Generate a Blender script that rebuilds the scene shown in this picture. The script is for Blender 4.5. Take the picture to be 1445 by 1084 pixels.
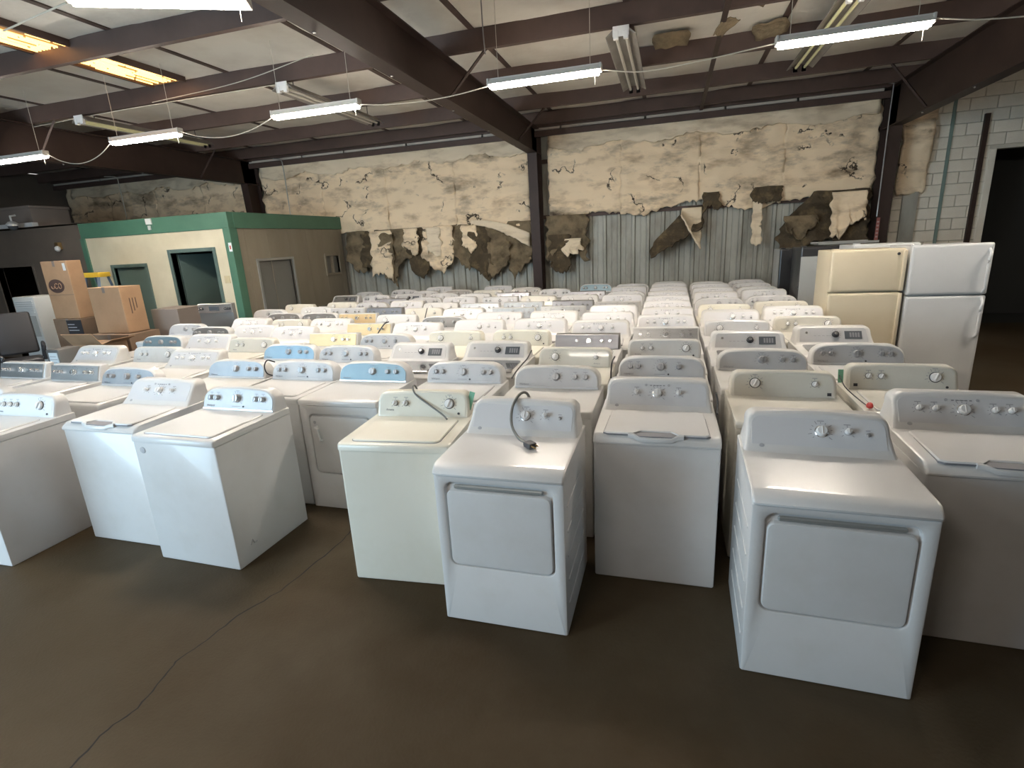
import bpy, bmesh, math, random
from mathutils import Vector, Matrix, noise
random.seed(7)
for o in list(bpy.data.objects): bpy.data.objects.remove(o)
scene = bpy.context.scene
C = scene.collection
R = math.radians

# ------------------------------------------------------------------ camera
F_PX, PITCH, ROLL, CAM_H, YAW = 740.0, R(15.2), R(-3.1), 2.01, R(17.0)
fw = Vector((0, math.cos(PITCH), -math.sin(PITCH)))
rt0 = Vector((1, 0, 0)); up0 = rt0.cross(fw)
rt = math.cos(ROLL)*rt0 + math.sin(ROLL)*up0
up = -math.sin(ROLL)*rt0 + math.cos(ROLL)*up0
Mz = Matrix.Rotation(YAW, 3, 'Z')
fw, rt, up = Mz@fw, Mz@rt, Mz@up
cd = bpy.data.cameras.new('camera'); cam = bpy.data.objects.new('camera', cd); C.objects.link(cam)
m = Matrix((rt, up, -fw)).transposed().to_4x4(); m.translation = Vector((0, 0, CAM_H))
cam.matrix_world = m
cd.sensor_fit = 'HORIZONTAL'; cd.sensor_width = 36; cd.lens = 36*F_PX/1445; cd.clip_end = 200; cd.clip_start = .05
scene.camera = cam

# ------------------------------------------------------------------ world, daylight, exposure
scene.view_settings.view_transform = 'Standard'; scene.view_settings.look = 'None'
scene.view_settings.exposure = 1.9; scene.view_settings.gamma = 1
w = bpy.data.worlds.new('daylight_world'); scene.world = w; w.use_nodes = True
bg = w.node_tree.nodes['Background']; bg.inputs[0].default_value = (.90, .88, .84, 1); bg.inputs[1].default_value = .30

def area(name, loc, target, sx, sy, power, col):
    l = bpy.data.lights.new(name, 'AREA'); l.shape = 'RECTANGLE'; l.size = sx; l.size_y = sy
    l.energy = power; l.color = col
    o = bpy.data.objects.new(name, l); C.objects.link(o); o.location = loc
    o.rotation_euler = (Vector(target)-Vector(loc)).to_track_quat('-Z', 'Y').to_euler()
    return o
# daylight coming in through the open loading door behind and to the left of the camera
area('daylight_loading_door', (-7.2, -1.9, 1.9), (-4.6, 3.0, .8), 4.0, 3.2, 112, (.52, .79, 1.0))

# ------------------------------------------------------------------ materials
MATS = {}
def mat(name, col, rough=.5, metal=0., col2=None, scale=6., thr=(.35, .7), bump=0., bscale=40., coat=0., stretch=(1, 1, 1), col3=None, scale3=2., thr3=(.5, .7), emit=None, estr=0., detail=4., spec=.5, cracks=None):
    if name in MATS: return MATS[name]
    m = bpy.data.materials.new(name); m.use_nodes = True; MATS[name] = m
    nt = m.node_tree; N = nt.nodes; L = nt.links; b = N['Principled BSDF']
    b.inputs['Base Color'].default_value = (*col, 1); b.inputs['Roughness'].default_value = rough; b.inputs['Metallic'].default_value = metal
    b.inputs['Coat Weight'].default_value = coat; b.inputs['Specular IOR Level'].default_value = spec
    if col2 is not None or bump or col3 is not None:
        tc = N.new('ShaderNodeTexCoord'); mp = N.new('ShaderNodeMapping'); mp.inputs['Scale'].default_value = stretch
        L.new(tc.outputs['Object'], mp.inputs[0])
        cur = None
        def layer(base, c, sc, th, seed):
            n = N.new('ShaderNodeTexNoise'); n.inputs['Scale'].default_value = sc; n.inputs['Detail'].default_value = detail; n.inputs['Roughness'].default_value = .62
            n.noise_dimensions = '4D'; n.inputs['W'].default_value = seed
            L.new(mp.outputs[0], n.inputs['Vector'])
            r = N.new('ShaderNodeMapRange'); r.inputs['From Min'].default_value = th[0]; r.inputs['From Max'].default_value = th[1]
            L.new(n.outputs['Fac'], r.inputs['Value'])
            x = N.new('ShaderNodeMix'); x.data_type = 'RGBA'
            L.new(r.outputs[0], x.inputs['Factor'])
            if base is None: x.inputs['A'].default_value = (*col, 1)
            else: L.new(base, x.inputs['A'])
            x.inputs['B'].default_value = (*c, 1)
            return x.outputs['Result']
        if col2 is not None: cur = layer(cur, col2, scale, thr, 1.3)
        if col3 is not None: cur = layer(cur, col3, scale3, thr3, 5.7)
        if cracks:
            n = N.new('ShaderNodeTexNoise'); n.inputs['Scale'].default_value = 1.15; n.inputs['Detail'].default_value = 6; n.inputs['Roughness'].default_value = .55
            L.new(tc.outputs['Object'], n.inputs['Vector'])
            s1 = N.new('ShaderNodeMath'); s1.operation = 'SUBTRACT'; s1.inputs[1].default_value = .5; L.new(n.outputs['Fac'], s1.inputs[0])
            s2 = N.new('ShaderNodeMath'); s2.operation = 'ABSOLUTE'; L.new(s1.outputs[0], s2.inputs[0])
            r1 = N.new('ShaderNodeMapRange'); r1.inputs['From Min'].default_value = .012; r1.inputs['From Max'].default_value = .004; L.new(s2.outputs[0], r1.inputs['Value'])
            n2 = N.new('ShaderNodeTexNoise'); n2.inputs['Scale'].default_value = 2.1; n2.inputs['Detail'].default_value = 2; L.new(mp.outputs[0], n2.inputs['Vector'])
            r2 = N.new('ShaderNodeMapRange'); r2.inputs['From Min'].default_value = .50; r2.inputs['From Max'].default_value = .58; L.new(n2.outputs['Fac'], r2.inputs['Value'])
            mm = N.new('ShaderNodeMath'); mm.operation = 'MULTIPLY'; L.new(r1.outputs[0], mm.inputs[0]); L.new(r2.outputs[0], mm.inputs[1])
            x = N.new('ShaderNodeMix'); x.data_type = 'RGBA'; L.new(mm.outputs[0], x.inputs['Factor']); L.new(cur, x.inputs['A']); x.inputs['B'].default_value = (*cracks, 1)
            cur = x.outputs['Result']
        if cur is not None: L.new(cur, b.inputs['Base Color'])
        if bump:
            n = N.new('ShaderNodeTexNoise'); n.inputs['Scale'].default_value = bscale; n.inputs['Detail'].default_value = 3
            L.new(mp.outputs[0], n.inputs['Vector'])
            bp = N.new('ShaderNodeBump'); bp.inputs['Strength'].default_value = bump; bp.inputs['Distance'].default_value = .02
            L.new(n.outputs['Fac'], bp.inputs['Height']); L.new(bp.outputs[0], b.inputs['Normal'])
    if emit:
        b.inputs['Emission Color'].default_value = (*emit, 1); b.inputs['Emission Strength'].default_value = estr
    return m

ENAMEL = mat('white_enamel', (.675, .67, .665), .3, col2=(.62, .61, .59), scale=3.5, thr=(.5, .8), coat=.25)
ENAMEL_D = mat('dusty_white_enamel', (.62, .61, .59), .36, col2=(.49, .46, .42), scale=4., thr=(.52, .82), coat=.15)
CREAM = mat('cream_enamel', (.79, .765, .67), .32, col2=(.74, .71, .60), scale=3, thr=(.5, .8), coat=.2)
CREAMW = mat('ivory_enamel', (.67, .645, .575), .33, col2=(.62, .59, .51), scale=3, thr=(.5, .8), coat=.2)
PALE = mat('pale_plastic', (.63, .63, .645), .35)
SILVERP = mat('silver_grey_panel', (.52, .52, .525), .38, .1, col2=(.47, .47, .48), scale=5)
SLATEP = mat('slate_blue_panel', (.33, .355, .385), .36, .35, col2=(.40, .42, .44), scale=5)
BLUEP = mat('blue_film_panel', (.31, .46, .58), .3, .2, col2=(.27, .42, .54), scale=5)
TEALP = mat('dull_blue_panel', (.24, .345, .40), .32, .2, col2=(.21, .31, .37), scale=5)
DARKP = mat('dark_grey_panel', (.26, .25, .24), .36, .5)
STEEL = mat('brushed_steel', (.66, .65, .64), .3, .9, col2=(.56, .55, .54), scale=30, stretch=(.1, 1, 1))
STEELD = mat('dark_brushed_steel', (.36, .36, .38), .32, .85, col2=(.30, .30, .32), scale=30, stretch=(.1, 1, 1))
SKYTINT = mat('champagne_metal', (.78, .60, .34), .32, .45, col2=(.72, .50, .26), scale=8, stretch=(.3, 1, 1))  # steel with the warm skylight reflection painted into its colour
CHROME = mat('chrome_trim', (.80, .80, .81), .18, .9)
KGREY = mat('grey_knob', (.40, .40, .41), .35, .55)
KWHITE = mat('white_knob', (.78, .77, .76), .35)
DARK = mat('dark_plastic', (.045, .045, .05), .45)
INK_SHADE = mat('grey_print', (.22, .22, .24), .6)  # print grey, also the shade painted at the washer lids
INKL = mat('light_print', (.42, .42, .44), .6)
SCREEN = mat('dark_display', (.10, .11, .12), .15)
GLASSLID = mat('dark_glass_lid', (.10, .10, .105), .12, coat=.6)
RUBBER = mat('black_cord', (.03, .03, .035), .5)
GREYCORD = mat('grey_cord', (.17, .17, .16), .5)
BRASS = mat('brass_prong', (.6, .42, .2), .3, .9)
RED = mat('red_plastic', (.55, .05, .04), .4)
TAPE = mat('green_tape', (.17, .42, .28), .5)
FLOORM = mat('stained_concrete', (.060, .041, .021), .62, col2=(.080, .061, .038), scale=.9, thr=(.35, .72), col3=(.042, .025, .009), scale3=.5, thr3=(.48, .7), bump=.12, bscale=60, detail=7, spec=.18)
CRACKM = mat('crack_dark', (.012, .011, .009), .9)
BEAM = mat('oxide_red_steel', (.050, .030, .024), .55, col2=(.036, .021, .017), scale=2.5, spec=.35)
DECK = mat('vinyl_roof_insulation', (.76, .72, .64), .6, col2=(.60, .54, .46), scale=1.1, thr=(.45, .75), bump=.4, bscale=5)
PURL = mat('purlin_brown', (.105, .068, .056), .55, col2=(.075, .048, .04), scale=1.7, spec=.35)
RIBM = mat('weathered_wall_metal', (.42, .42, .37), .5, .15, col2=(.22, .20, .16), scale=2.2, thr=(.45, .75), stretch=(1, 1, .35))
INSUL = mat('stained_insulation', (.95, .77, .54), .75, col2=(.44, .30, .17), scale=3.1, thr=(.50, .74), col3=(.10, .065, .038), scale3=1.25, thr3=(.535, .70), bump=.5, bscale=7, stretch=(.6, 1, 1.5), detail=10, cracks=(.05, .032, .018))
INSULW = mat('clean_insulation_vinyl', (.86, .73, .54), .6, col2=(.46, .34, .21), scale=3, thr=(.5, .75), bump=.3, bscale=9, stretch=(.5, 1, 2), detail=7)
FIBER = mat('brown_fiberglass', (.085, .062, .036), .9, col2=(.22, .16, .08), scale=6, thr=(.5, .75), bump=.8, bscale=22, detail=8)
FIBERT = mat('tan_fiberglass', (.25, .19, .115), .9, col2=(.10, .075, .045), scale=4, thr=(.42, .65), col3=(.40, .31, .14), scale3=3, thr3=(.6, .75), bump=.8, bscale=16, detail=8)
BLOCKM = mat('painted_block', (.90, .86, .75), .65, col2=(.80, .75, .64), scale=3, bump=.25, bscale=30)
MORTAR = mat('block_mortar', (.60, .57, .49), .85)
GREEN = mat('green_paint', (.075, .185, .125), .5, col2=(.06, .155, .105), scale=2)
GREEND = mat('grey_green_paint', (.10, .15, .135), .5)
OFFW = mat('cream_wall_paint', (.66, .60, .45), .6, col2=(.57, .51, .37), scale=1.6)
BRWNW = mat('brown_wall_panel', (.16, .13, .105), .6, col2=(.13, .105, .085), scale=1.5)
TANW = mat('dull_tan_paneling', (.30, .265, .205), .6, col2=(.24, .21, .16), scale=2.5, stretch=(1, 1, .25))
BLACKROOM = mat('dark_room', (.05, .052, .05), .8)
GLASS = mat('dusty_window_glass', (.22, .22, .205), .2, coat=.3)
CARD = mat('cardboard', (.46, .29, .17), .8, col2=(.40, .25, .145), scale=4)
CARDD = mat('dark_cardboard', (.27, .185, .125), .8, col2=(.22, .15, .10), scale=4)
CARDG = mat('grey_brown_cardboard', (.24, .20, .175), .8)
CARDIN = mat('carton_print', (.10, .06, .05), .7)
WHITEP = mat('white_plastic', (.66, .67, .66), .45)
YELLOW = mat('yellow_plastic', (.75, .50, .05), .45)
BLUERAIL = mat('blue_fibreglass', (.09, .14, .22), .5)
ALU = mat('dull_aluminium', (.42, .43, .42), .42, .6)
FRW = mat('fridge_white', (.66, .67, .675), .38, col2=(.62, .63, .63), scale=2)
FRC = mat('fridge_bisque', (.68, .60, .45), .4, col2=(.63, .55, .40), scale=2)
FRB = mat('fridge_black', (.035, .035, .037), .3)
FRG = mat('fridge_grey_side', (.42, .43, .42), .45)
LEDM = mat('led_diffuser', (1, 1, 1), .5, emit=(1, .90, .78), estr=36)
LEDW = mat('led_diffuser_dim', (1, 1, 1), .5, emit=(1, .93, .85), estr=9)
LEDH = mat('light_housing', (.62, .60, .56), .45)
TUBEY = mat('old_fluorescent_tube', (.78, .74, .42), .35)
TUBEG = mat('dusty_fluorescent_tube', (.52, .49, .43), .4)
HOOD = mat('dusty_reflector', (.28, .26, .235), .5, col2=(.20, .18, .16), scale=3)
SKYL = mat('backlit_skylight', (.9, .6, .25), .6, emit=(1, .50, .13), estr=1.3)
SKYD = mat('amber_skylight_sheet', (.35, .20, .07), .6, emit=(1, .42, .10), estr=.035)
WIRE = mat('white_wire', (.60, .56, .47), .5)
PAPER = mat('paper_sheet', (.72, .76, .78), .7)
EAVE = mat('pale_eave_strip', (.55, .50, .43), .5)

# ------------------------------------------------------------------ mesh helpers
class B:
    def __init__(s): s.bm = bmesh.new()
    def box(s, x0, x1, y0, y1, z0, z1, bev=0, seg=2, mat=0, M=None):
        g = bmesh.ops.create_cube(s.bm, size=1)
        vs = g['verts']
        for v in vs: v.co = Vector((x0+(v.co.x+.5)*(x1-x0), y0+(v.co.y+.5)*(y1-y0), z0+(v.co.z+.5)*(z1-z0)))
        fs = {f for v in vs for f in v.link_faces}
        for f in fs: f.material_index = mat
        if bev:
            es = list({e for v in vs for e in v.link_edges})
            r = bmesh.ops.bevel(s.bm, geom=es, offset=bev, segments=seg, profile=.6, affect='EDGES')
            fs = set(r['faces']) | {f for f in fs if f.is_valid}
            for f in fs: f.material_index = mat
            vs = list({v for f in fs for v in f.verts})
        if M is not None:
            for v in vs: v.co = M@v.co
        return s
    def loft(s, rings, mat=0, cap0=False, cap1=True, closed=True):
        vr = [[s.bm.verts.new(p) for p in r] for r in rings]
        n = len(vr[0])
        for a, b in zip(vr, vr[1:]):
            for i in range(n if closed else n-1):
                j = (i+1) % n
                try: s.bm.faces.new((a[i], a[j], b[j], b[i])).material_index = mat
                except ValueError: pass
        if cap0: s.bm.faces.new(list(reversed(vr[0]))).material_index = mat
        if cap1: s.bm.faces.new(vr[-1]).material_index = mat
        return s
    def lathe(s, prof, n=20, mat=0, o=(0, 0, 0), cap=True):
        rings = [[(o[0]+r*math.cos(2*math.pi*i/n), o[1]+r*math.sin(2*math.pi*i/n), o[2]+h) for i in range(n)] for r, h in prof]
        return s.loft(rings, mat, False, cap)
    def tube(s, pts, r, n=6, mat=0):
        pts = [Vector(p) for p in pts]; rings = []
        for i, p in enumerate(pts):
            t = (pts[min(i+1, len(pts)-1)]-pts[max(i-1, 0)]).normalized()
            a = t.cross(Vector((0, 0, 1)))
            if a.length < .05: a = t.cross(Vector((1, 0, 0)))
            a.normalize(); b = t.cross(a)
            rings.append([p+r*(math.cos(2*math.pi*k/n)*a+math.sin(2*math.pi*k/n)*b) for k in range(n)])
        return s.loft(rings, mat, True, True)
    def prism(s, poly, z0, z1, mat=0, ch=0):
        rings = [[(x, y, z0) for x, y in poly], [(x, y, z1-ch) for x, y in poly]]
        if ch:
            cx = sum(p[0] for p in poly)/len(poly); cy = sum(p[1] for p in poly)/len(poly)
            q = []
            for x, y in poly:
                d = math.hypot(x-cx, y-cy) or 1
                q.append((x-(x-cx)/d*ch, y-(y-cy)/d*ch, z1))
            rings.append(q)
        return s.loft(rings, mat, True, True)
    def mesh(s, name, mats, smooth=35):
        bmesh.ops.recalc_face_normals(s.bm, faces=s.bm.faces)
        me = bpy.data.meshes.new(name); s.bm.to_mesh(me); s.bm.free()
        for m in (mats if isinstance(mats, (list, tuple)) else [mats]): me.materials.append(m)
        if smooth:
            for p in me.polygons: p.use_smooth = True
            me.set_sharp_from_angle(angle=R(smooth))
        return me

def link(name, me, parent=None, M=None):
    o = bpy.data.objects.new(name, me); C.objects.link(o)
    if parent is not None: o.parent = parent
    if M is not None: o.matrix_local = M
    return o
def tag(o, label, cat, group=None):
    o['label'] = label; o['category'] = cat
    if group: o['group'] = group
    return o
def thing(name, label, cat, loc=(0, 0, 0), rz=0, group=None):
    o = bpy.data.objects.new(name, None); C.objects.link(o); o.empty_display_size = .1
    o.location = loc; o.rotation_euler = (0, 0, rz)
    return tag(o, label, cat, group)
def struct(o): o['kind'] = 'structure'; return o
def bx(name, x0, x1, y0, y1, z0, z1, m, parent=None, bev=0, seg=2):
    return link(name, B().box(x0, x1, y0, y1, z0, z1, bev, seg).mesh(name, m), parent)

def rrect(w, h, r, k=5, cx=0, cy=0):
    pts = []
    for sx, sy, a0 in ((1, 1, 0), (-1, 1, 90), (-1, -1, 180), (1, -1, 270)):
        for i in range(k+1):
            a = R(a0+90*i/k)
            pts.append((cx+sx*(w/2-r)+r*math.cos(a), cy+sy*(h/2-r)+r*math.sin(a)))
    return pts
def arch(hw, h, rx, ry, crown=0., rb=.006, k=7):
    """outline, bottom edge at y=0, large elliptical top corners"""
    pts = [(-hw+rb, 0), (hw-rb, 0), (hw, rb)]
    for i in range(k+1):
        a = R(90*i/k); pts.append((hw-rx+rx*math.cos(a), h-ry+ry*math.sin(a)))
    for i in (1, 2, 3):
        x = (hw-rx)*(1-i/2.); pts.append((x, h+crown*(1-(x/(hw-rx))**2))) if i != 4 else None
    for i in range(k+1):
        a = R(90+90*i/k); pts.append((-hw+rx+rx*math.cos(a), h-ry+ry*math.sin(a)))
    pts.append((-hw, rb))
    return pts
TXT = {}
def text_mesh(s, size, m, ext=.0006):
    key = (s, size, m.name)
    if key in TXT: return TXT[key]
    c = bpy.data.curves.new('lettering', 'FONT'); c.body = s; c.size = size; c.extrude = ext; c.align_x = 'LEFT'; c.resolution_u = 2
    o = bpy.data.objects.new('tmp', c); C.objects.link(o)
    me = bpy.data.meshes.new_from_object(o.evaluated_get(bpy.context.evaluated_depsgraph_get()))
    bpy.data.objects.remove(o); bpy.data.curves.remove(c)
    me.materials.clear(); me.materials.append(m); TXT[key] = me
    return me

# ------------------------------------------------------------------ the building
YW = 12.0
XL, XR, YF = -17.0, 9.5, -3.2
floor = struct(bx('floor', XL, XR, YF, YW+.3, -.1, 0, FLOORM))
crk = [(-2.22, 3.6), (-2.22, 3.01), (-2.20, 2.82), (-2.23, 2.52), (-2.26, 2.25), (-2.35, 2.0), (-2.37, 1.8), (-2.40, 1.64), (-2.37, 1.53), (-2.33, 1.37), (-2.36, 1.25), (-2.33, 1.08), (-2.3, .8), (-2.35, .3)]
b = B(); fine = []
for (x0, y0), (x1, y1) in zip(crk, crk[1:]):
    for k in range(5):
        t = k/5; fine.append((x0+(x1-x0)*t+random.uniform(-.006, .006), y0+(y1-y0)*t))
b.loft([[(x-random.uniform(.003, .006), y, .0008), (x+random.uniform(.003, .006), y, .0008)] for x, y in fine], closed=False, cap1=False)
link('floor_crack', b.mesh('floor_crack', CRACKM, 0), floor)

# roof deck: insulated sheets between the purlins
ZP0, ZP1 = 4.27, 4.5
ceiling = struct(bx('ceiling', XL, XR, YF, YW+.3, ZP1+.02, ZP1+.12, DECK))
b = B(); x = XL
while x < XR-.2:
    x1 = min(x+1.83, XR)
    b2 = B(); nx = 8; ny = 30; rows = []
    for j in range(ny+1):
        y = 2.0+(YW-2.0)*j/ny; row = []
        for i in range(nx+1):
            u = i/nx; sag = -.035*math.sin(math.pi*u)*(.6+.4*noise.noise((x, y*1.3, 2))) + .012*noise.noise((x*3+u*5, y*2.2, 0))
            row.append((x+.006+(x1-x-.012)*u, y, ZP1+.012+min(0, sag)))
        rows.append(row)
    b2.loft(rows, closed=False, cap1=False)
    link('roof_sheet', b2.mesh('roof_sheet', DECK, 60), ceiling)
    bx('seam_batten', x1-.035, x1+.035, 2.0, YW-.2, ZP1-.004, ZP1+.012, PURL, ceiling)
    x = x1
# purlins (C-section, along the wall)
pm = B(); Lp = XR-XL
prof = [(0, ZP0), (.07, ZP0), (.07, ZP0+.02), (.012, ZP0+.012), (.012, ZP1-.012), (.07, ZP1-.01), (.07, ZP1), (0, ZP1)]
pm.loft([[(XL, y, z) for y, z in prof], [(XR, y, z) for y, z in prof]], cap0=True)
pmesh = pm.mesh('purlin', PURL, 0)
for y in (.35, 1.95, 3.55, 5.15, 6.82, 8.42, 10.05, 11.35):
    link('purlin', pmesh, ceiling, Matrix.Translation((0, y, 0)))
# rigid frames: rafter + tapered column
def frame(xc, zb, name):
    t = B()
    t.box(xc-.1, xc+.1, YF, YW-.1, zb, zb+.014)
    t.box(xc-.006, xc+.006, YF, YW-.1, zb+.014, ZP0-.014)
    t.box(xc-.1, xc+.1, YF, YW-.1, ZP0-.014, ZP0)
    o = struct(link(name, t.mesh(name, BEAM, 0)))
    c = B(); yt, yb = YW-.55, YW-.38
    c.loft([[(xc-.1, yb, 0), (xc+.1, yb, 0), (xc+.1, yb+.014, 0), (xc-.1, yb+.014, 0)], [(xc-.1, yt, zb+.01), (xc+.1, yt, zb+.01), (xc+.1, yt+.014, zb+.01), (xc-.1, yt+.014, zb+.01)]], cap0=True)
    c.loft([[(xc-.006, yb, 0), (xc+.006, yb, 0), (xc+.006, YW-.1, 0), (xc-.006, YW-.1, 0)], [(xc-.006, yt, ZP0), (xc+.006, yt, ZP0), (xc+.006, YW-.1, ZP0), (xc-.006, YW-.1, ZP0)]], cap0=True)
    c.box(xc-.1, xc+.1, YW-.115, YW-.1, 0, ZP0)
    link('column', c.mesh('column', BEAM, 0), o)
    for y, dy in ((6.85, -.0), (10.08, 0), (3.58, 0)):
        for sx in (-1, 1):
            br = B(); p0 = Vector((xc+sx*.09, y, zb+.03)); p1 = Vector((xc+sx*.62, y+.02, ZP0+.03))
            br.tube([p0, p1], .02, 4)
            link('flange_brace', br.mesh('flange_brace', BEAM, 0), o)
    for y in (4.3, 5.6, 7.3, 8.8, 10.3):
        link('bolt', B().lathe([(.016, 0), (.016, -.012), (.008, -.016)], 8, o=(xc-.05, y, zb)).mesh('bolt', CHROME), o)
    return o
frame(-2.80, 3.76, 'trim_1'); frame(3.72, 3.60, 'trim_2'); frame(-10.15, 3.72, 'trim_3')

# back wall: ribbed metal sheets
wall_back = struct(bx('wall_back', XL, 3.9, YW+.06, YW+.2, 0, ZP1, RIBM))
sheet = B(); pts = []
for k in range(3):
    x = k*.305
    pts += [(x, 0), (x+.09, 0), (x+.10, .006), (x+.115, .006), (x+.125, 0), (x+.215, 0), (x+.232, -.05), (x+.285, -.05)]
pts.append((.915, 0))
sheet.loft([[(x, y, 0) for x, y in pts], [(x, y, ZP1-.1) for x, y in pts]], closed=False, cap1=False)
smesh = sheet.mesh('ribbed_sheet', RIBM, 20)
for k in range(16):
    link('ribbed_sheet', smesh, wall_back, Matrix.Translation((3.86-.915*(k+1), YW+.05, 0)))
for z in (2.45, 3.6):
    g = B(); g.box(XL, 3.75, YW-.03, YW+.02, z, z+.08); link('girt', g.mesh('girt', PURL, 0), wall_back)
# eave channel with a run of pale strips above it
bx('eave_channel', XL, 3.66, YW-.30, YW-.24, 4.10, 4.21, PURL, wall_back)
bx('eave_channel', XL, 3.66, YW-.33, YW-.27, 4.27, 4.5, PURL, wall_back)
x = -17
while x < 3.5:
    L_ = random.uniform(1.1, 1.9); x1 = min(x+L_, 3.6)
    bx('flashing_strip', x, x1-.04, YW-.26, YW-.23, 4.225, 4.27, EAVE, wall_back); x = x1

def ragged(name, x0, x1, zt, zb, y, m, parent, nx=40, nz=26, amp=.05, seed=0, edge=.05, quilt=0., lean=0., thick=.03, ztfn=None):
    """hanging blanket with an uneven lower edge; zb(x) gives the edge height"""
    g = B(); rows = []
    for j in range(nz+1):
        v = j/nz; row = []
        for i in range(nx+1):
            u = i/nx; x = x0+(x1-x0)*u
            zl = zb(x) + edge*noise.noise((x*9, seed*3.1, 0)) + edge*.8*noise.noise((x*21, seed, 4))
            top = ztfn(x) if ztfn else zt
            z = top+(zl-top)*v
            xx = x + edge*.9*noise.noise((z*7, seed+i//nx, 3))*(1 if i in (0, nx) else .5)
            yy = y - amp*(.5+noise.noise((x*1.5, z*2.0, seed))) - amp*.7*noise.noise((x*4, z*6, seed+9)) - lean*v*v
            if quilt: yy -= quilt*abs(math.sin(math.pi*(z-2.45)/.57))
            row.append((xx, yy, z))
        rows.append(row)
    g.loft(rows, closed=False, cap1=False)
    o = link(name, g.mesh(name, m, 60), parent)
    s = o.modifiers.new('thickness', 'SOLIDIFY'); s.thickness = thick; s.offset = 1
    return o
YI = YW-.06
# right bay upper blankets (six hung widths), left bay, far left bay
def seg_blankets(xa, xb, n, base, seed):
    wd = (xb-xa)/n
    for k in range(n):
        a = xa+k*wd
        ragged('insulation_blanket', a-.01, a+wd+.01, 4.2, base, YI-.012*(k % 2), INSUL, wall_back, 36, 40, .05, seed+k, .055, quilt=.05)
seg_blankets(-2.55, 3.60, 4, lambda x: 2.46+.06*math.sin(x*3.1)+.10*max(0, math.sin(x*1.7+1)), 1)
seg_blankets(-10.0, -3.0, 4, lambda x: 2.40+.04*math.sin(x*2.3), 11)
seg_blankets(-16.8, -10.3, 4, lambda x: 2.2, 21)
# top puffed roll along the eave
for xa, xb, sd in ((-2.5, 3.55, 31), (-9.9, -3.0, 33), (-16.5, -10.4, 35)):
    ragged('insulation_fold', xa, xb, 4.14, lambda x: 3.84+.05*math.sin(x*4.2), YI-.11, INSULW, wall_back, 90, 12, .07, sd, .05, thick=.05)
# lower tatters, left bay
k = 0; x = -7.75
while x < -3.1:
    wd = random.uniform(.42, .8)
    zb0 = random.uniform(1.2, 1.7); ph = random.uniform(0, 6)
    ragged('torn_batt', x, x+wd, 2.44, (lambda zb0, ph: lambda x: zb0+.16*math.sin(x*7+ph))(zb0, ph), YI-.03-.03*(k % 3), (FIBERT, FIBER, FIBERT, FIBERT, FIBER, INSUL)[k % 6], wall_back, 18, 20, .13, 50+k, .11, lean=.05)
    x += wd*random.uniform(.72, .95); k += 1
for xa, xb, zt, zb0, m, sd in ((-7.0, -6.45, 2.42, 1.35, INSUL, 1), (-6.1, -5.75, 2.43, 1.9, INSUL, 2), (-5.5, -5.15, 2.43, 1.75, INSULW, 4), (-4.6, -4.25, 2.42, 1.95, INSUL, 3)):
    ragged('torn_facing', xa, xb, zt, (lambda q: lambda x: q+.1*math.sin(x*9))(zb0), YI-.15, m, wall_back, 16, 14, .06, 80+sd, .12, lean=.08)
# long white facing pulled down diagonally beside the middle column
ragged('torn_facing', -4.35, -3.0, 2.5, lambda x: 2.43-.55*((x+4.35)/1.35)**1.6, YI-.17, INSULW, wall_back, 30, 8, .05, 90, .03, lean=.05, ztfn=lambda x: 2.52-.36*((x+4.35)/1.35)**2)
# right bay torn patches
def patch(xa, xb, zt, zbf, m, sd, lean=.1, y=YI-.08, amp=.1, edge=.13, ztf=None, nm='torn_batt'):
    return ragged(nm, xa, xb, zt, zbf, y, m, wall_back, 22, 22, amp, sd, edge, lean=lean, ztfn=ztf)
patch(-2.62, -1.72, 2.5, lambda x: 1.62+.25*math.sin(x*5), FIBERT, 101)
patch(-2.55, -2.1, 2.1, lambda x: 1.38+.1*math.sin(x*9), FIBER, 102, y=YI-.12)
patch(-2.2, -1.85, 2.0, lambda x: 1.72, INSULW, 103, y=YI-.2, amp=.05)
patch(-.38, .62, 2.5, lambda x: 1.55+.55*((x+.38)/1.0), FIBER, 104, lean=.3, edge=.07, ztf=lambda x: 1.75+.75*min(1, (x+.42)/.75))
patch(.22, .60, 2.48, lambda x: 2.3-1.0*abs(x-.22)*1.6, INSULW, 105, lean=.28, y=YI-.16, amp=.04, edge=.04)
patch(1.55, 1.72, 2.55, lambda x: 1.72, INSULW, 106, y=YI-.14, amp=.05, edge=.06)
patch(.62, .92, 2.75, lambda x: 2.38+.1*math.sin(x*10), FIBER, 107, lean=.02, y=YI-.10)
patch(1.52, 2.05, 2.78, lambda x: 2.5, FIBER, 110, lean=.02, y=YI-.10)
patch(2.05, 3.55, 2.5, lambda x: 1.62+.12*math.sin(x*5), FIBER, 108, lean=.2, amp=.15, edge=.14, ztf=lambda x: 1.9+.72*min(1, max(0, (x-2.0)/.6)))
patch(2.9, 3.45, 2.58, lambda x: 1.95+.15*math.sin(x*8), INSUL, 109, lean=.22, y=YI-.24, amp=.08)
patch(2.1, 2.7, 2.2, lambda x: 1.9+.15*math.sin(x*10), FIBERT, 111, lean=.1, y=YI-.26, amp=.08)
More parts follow.
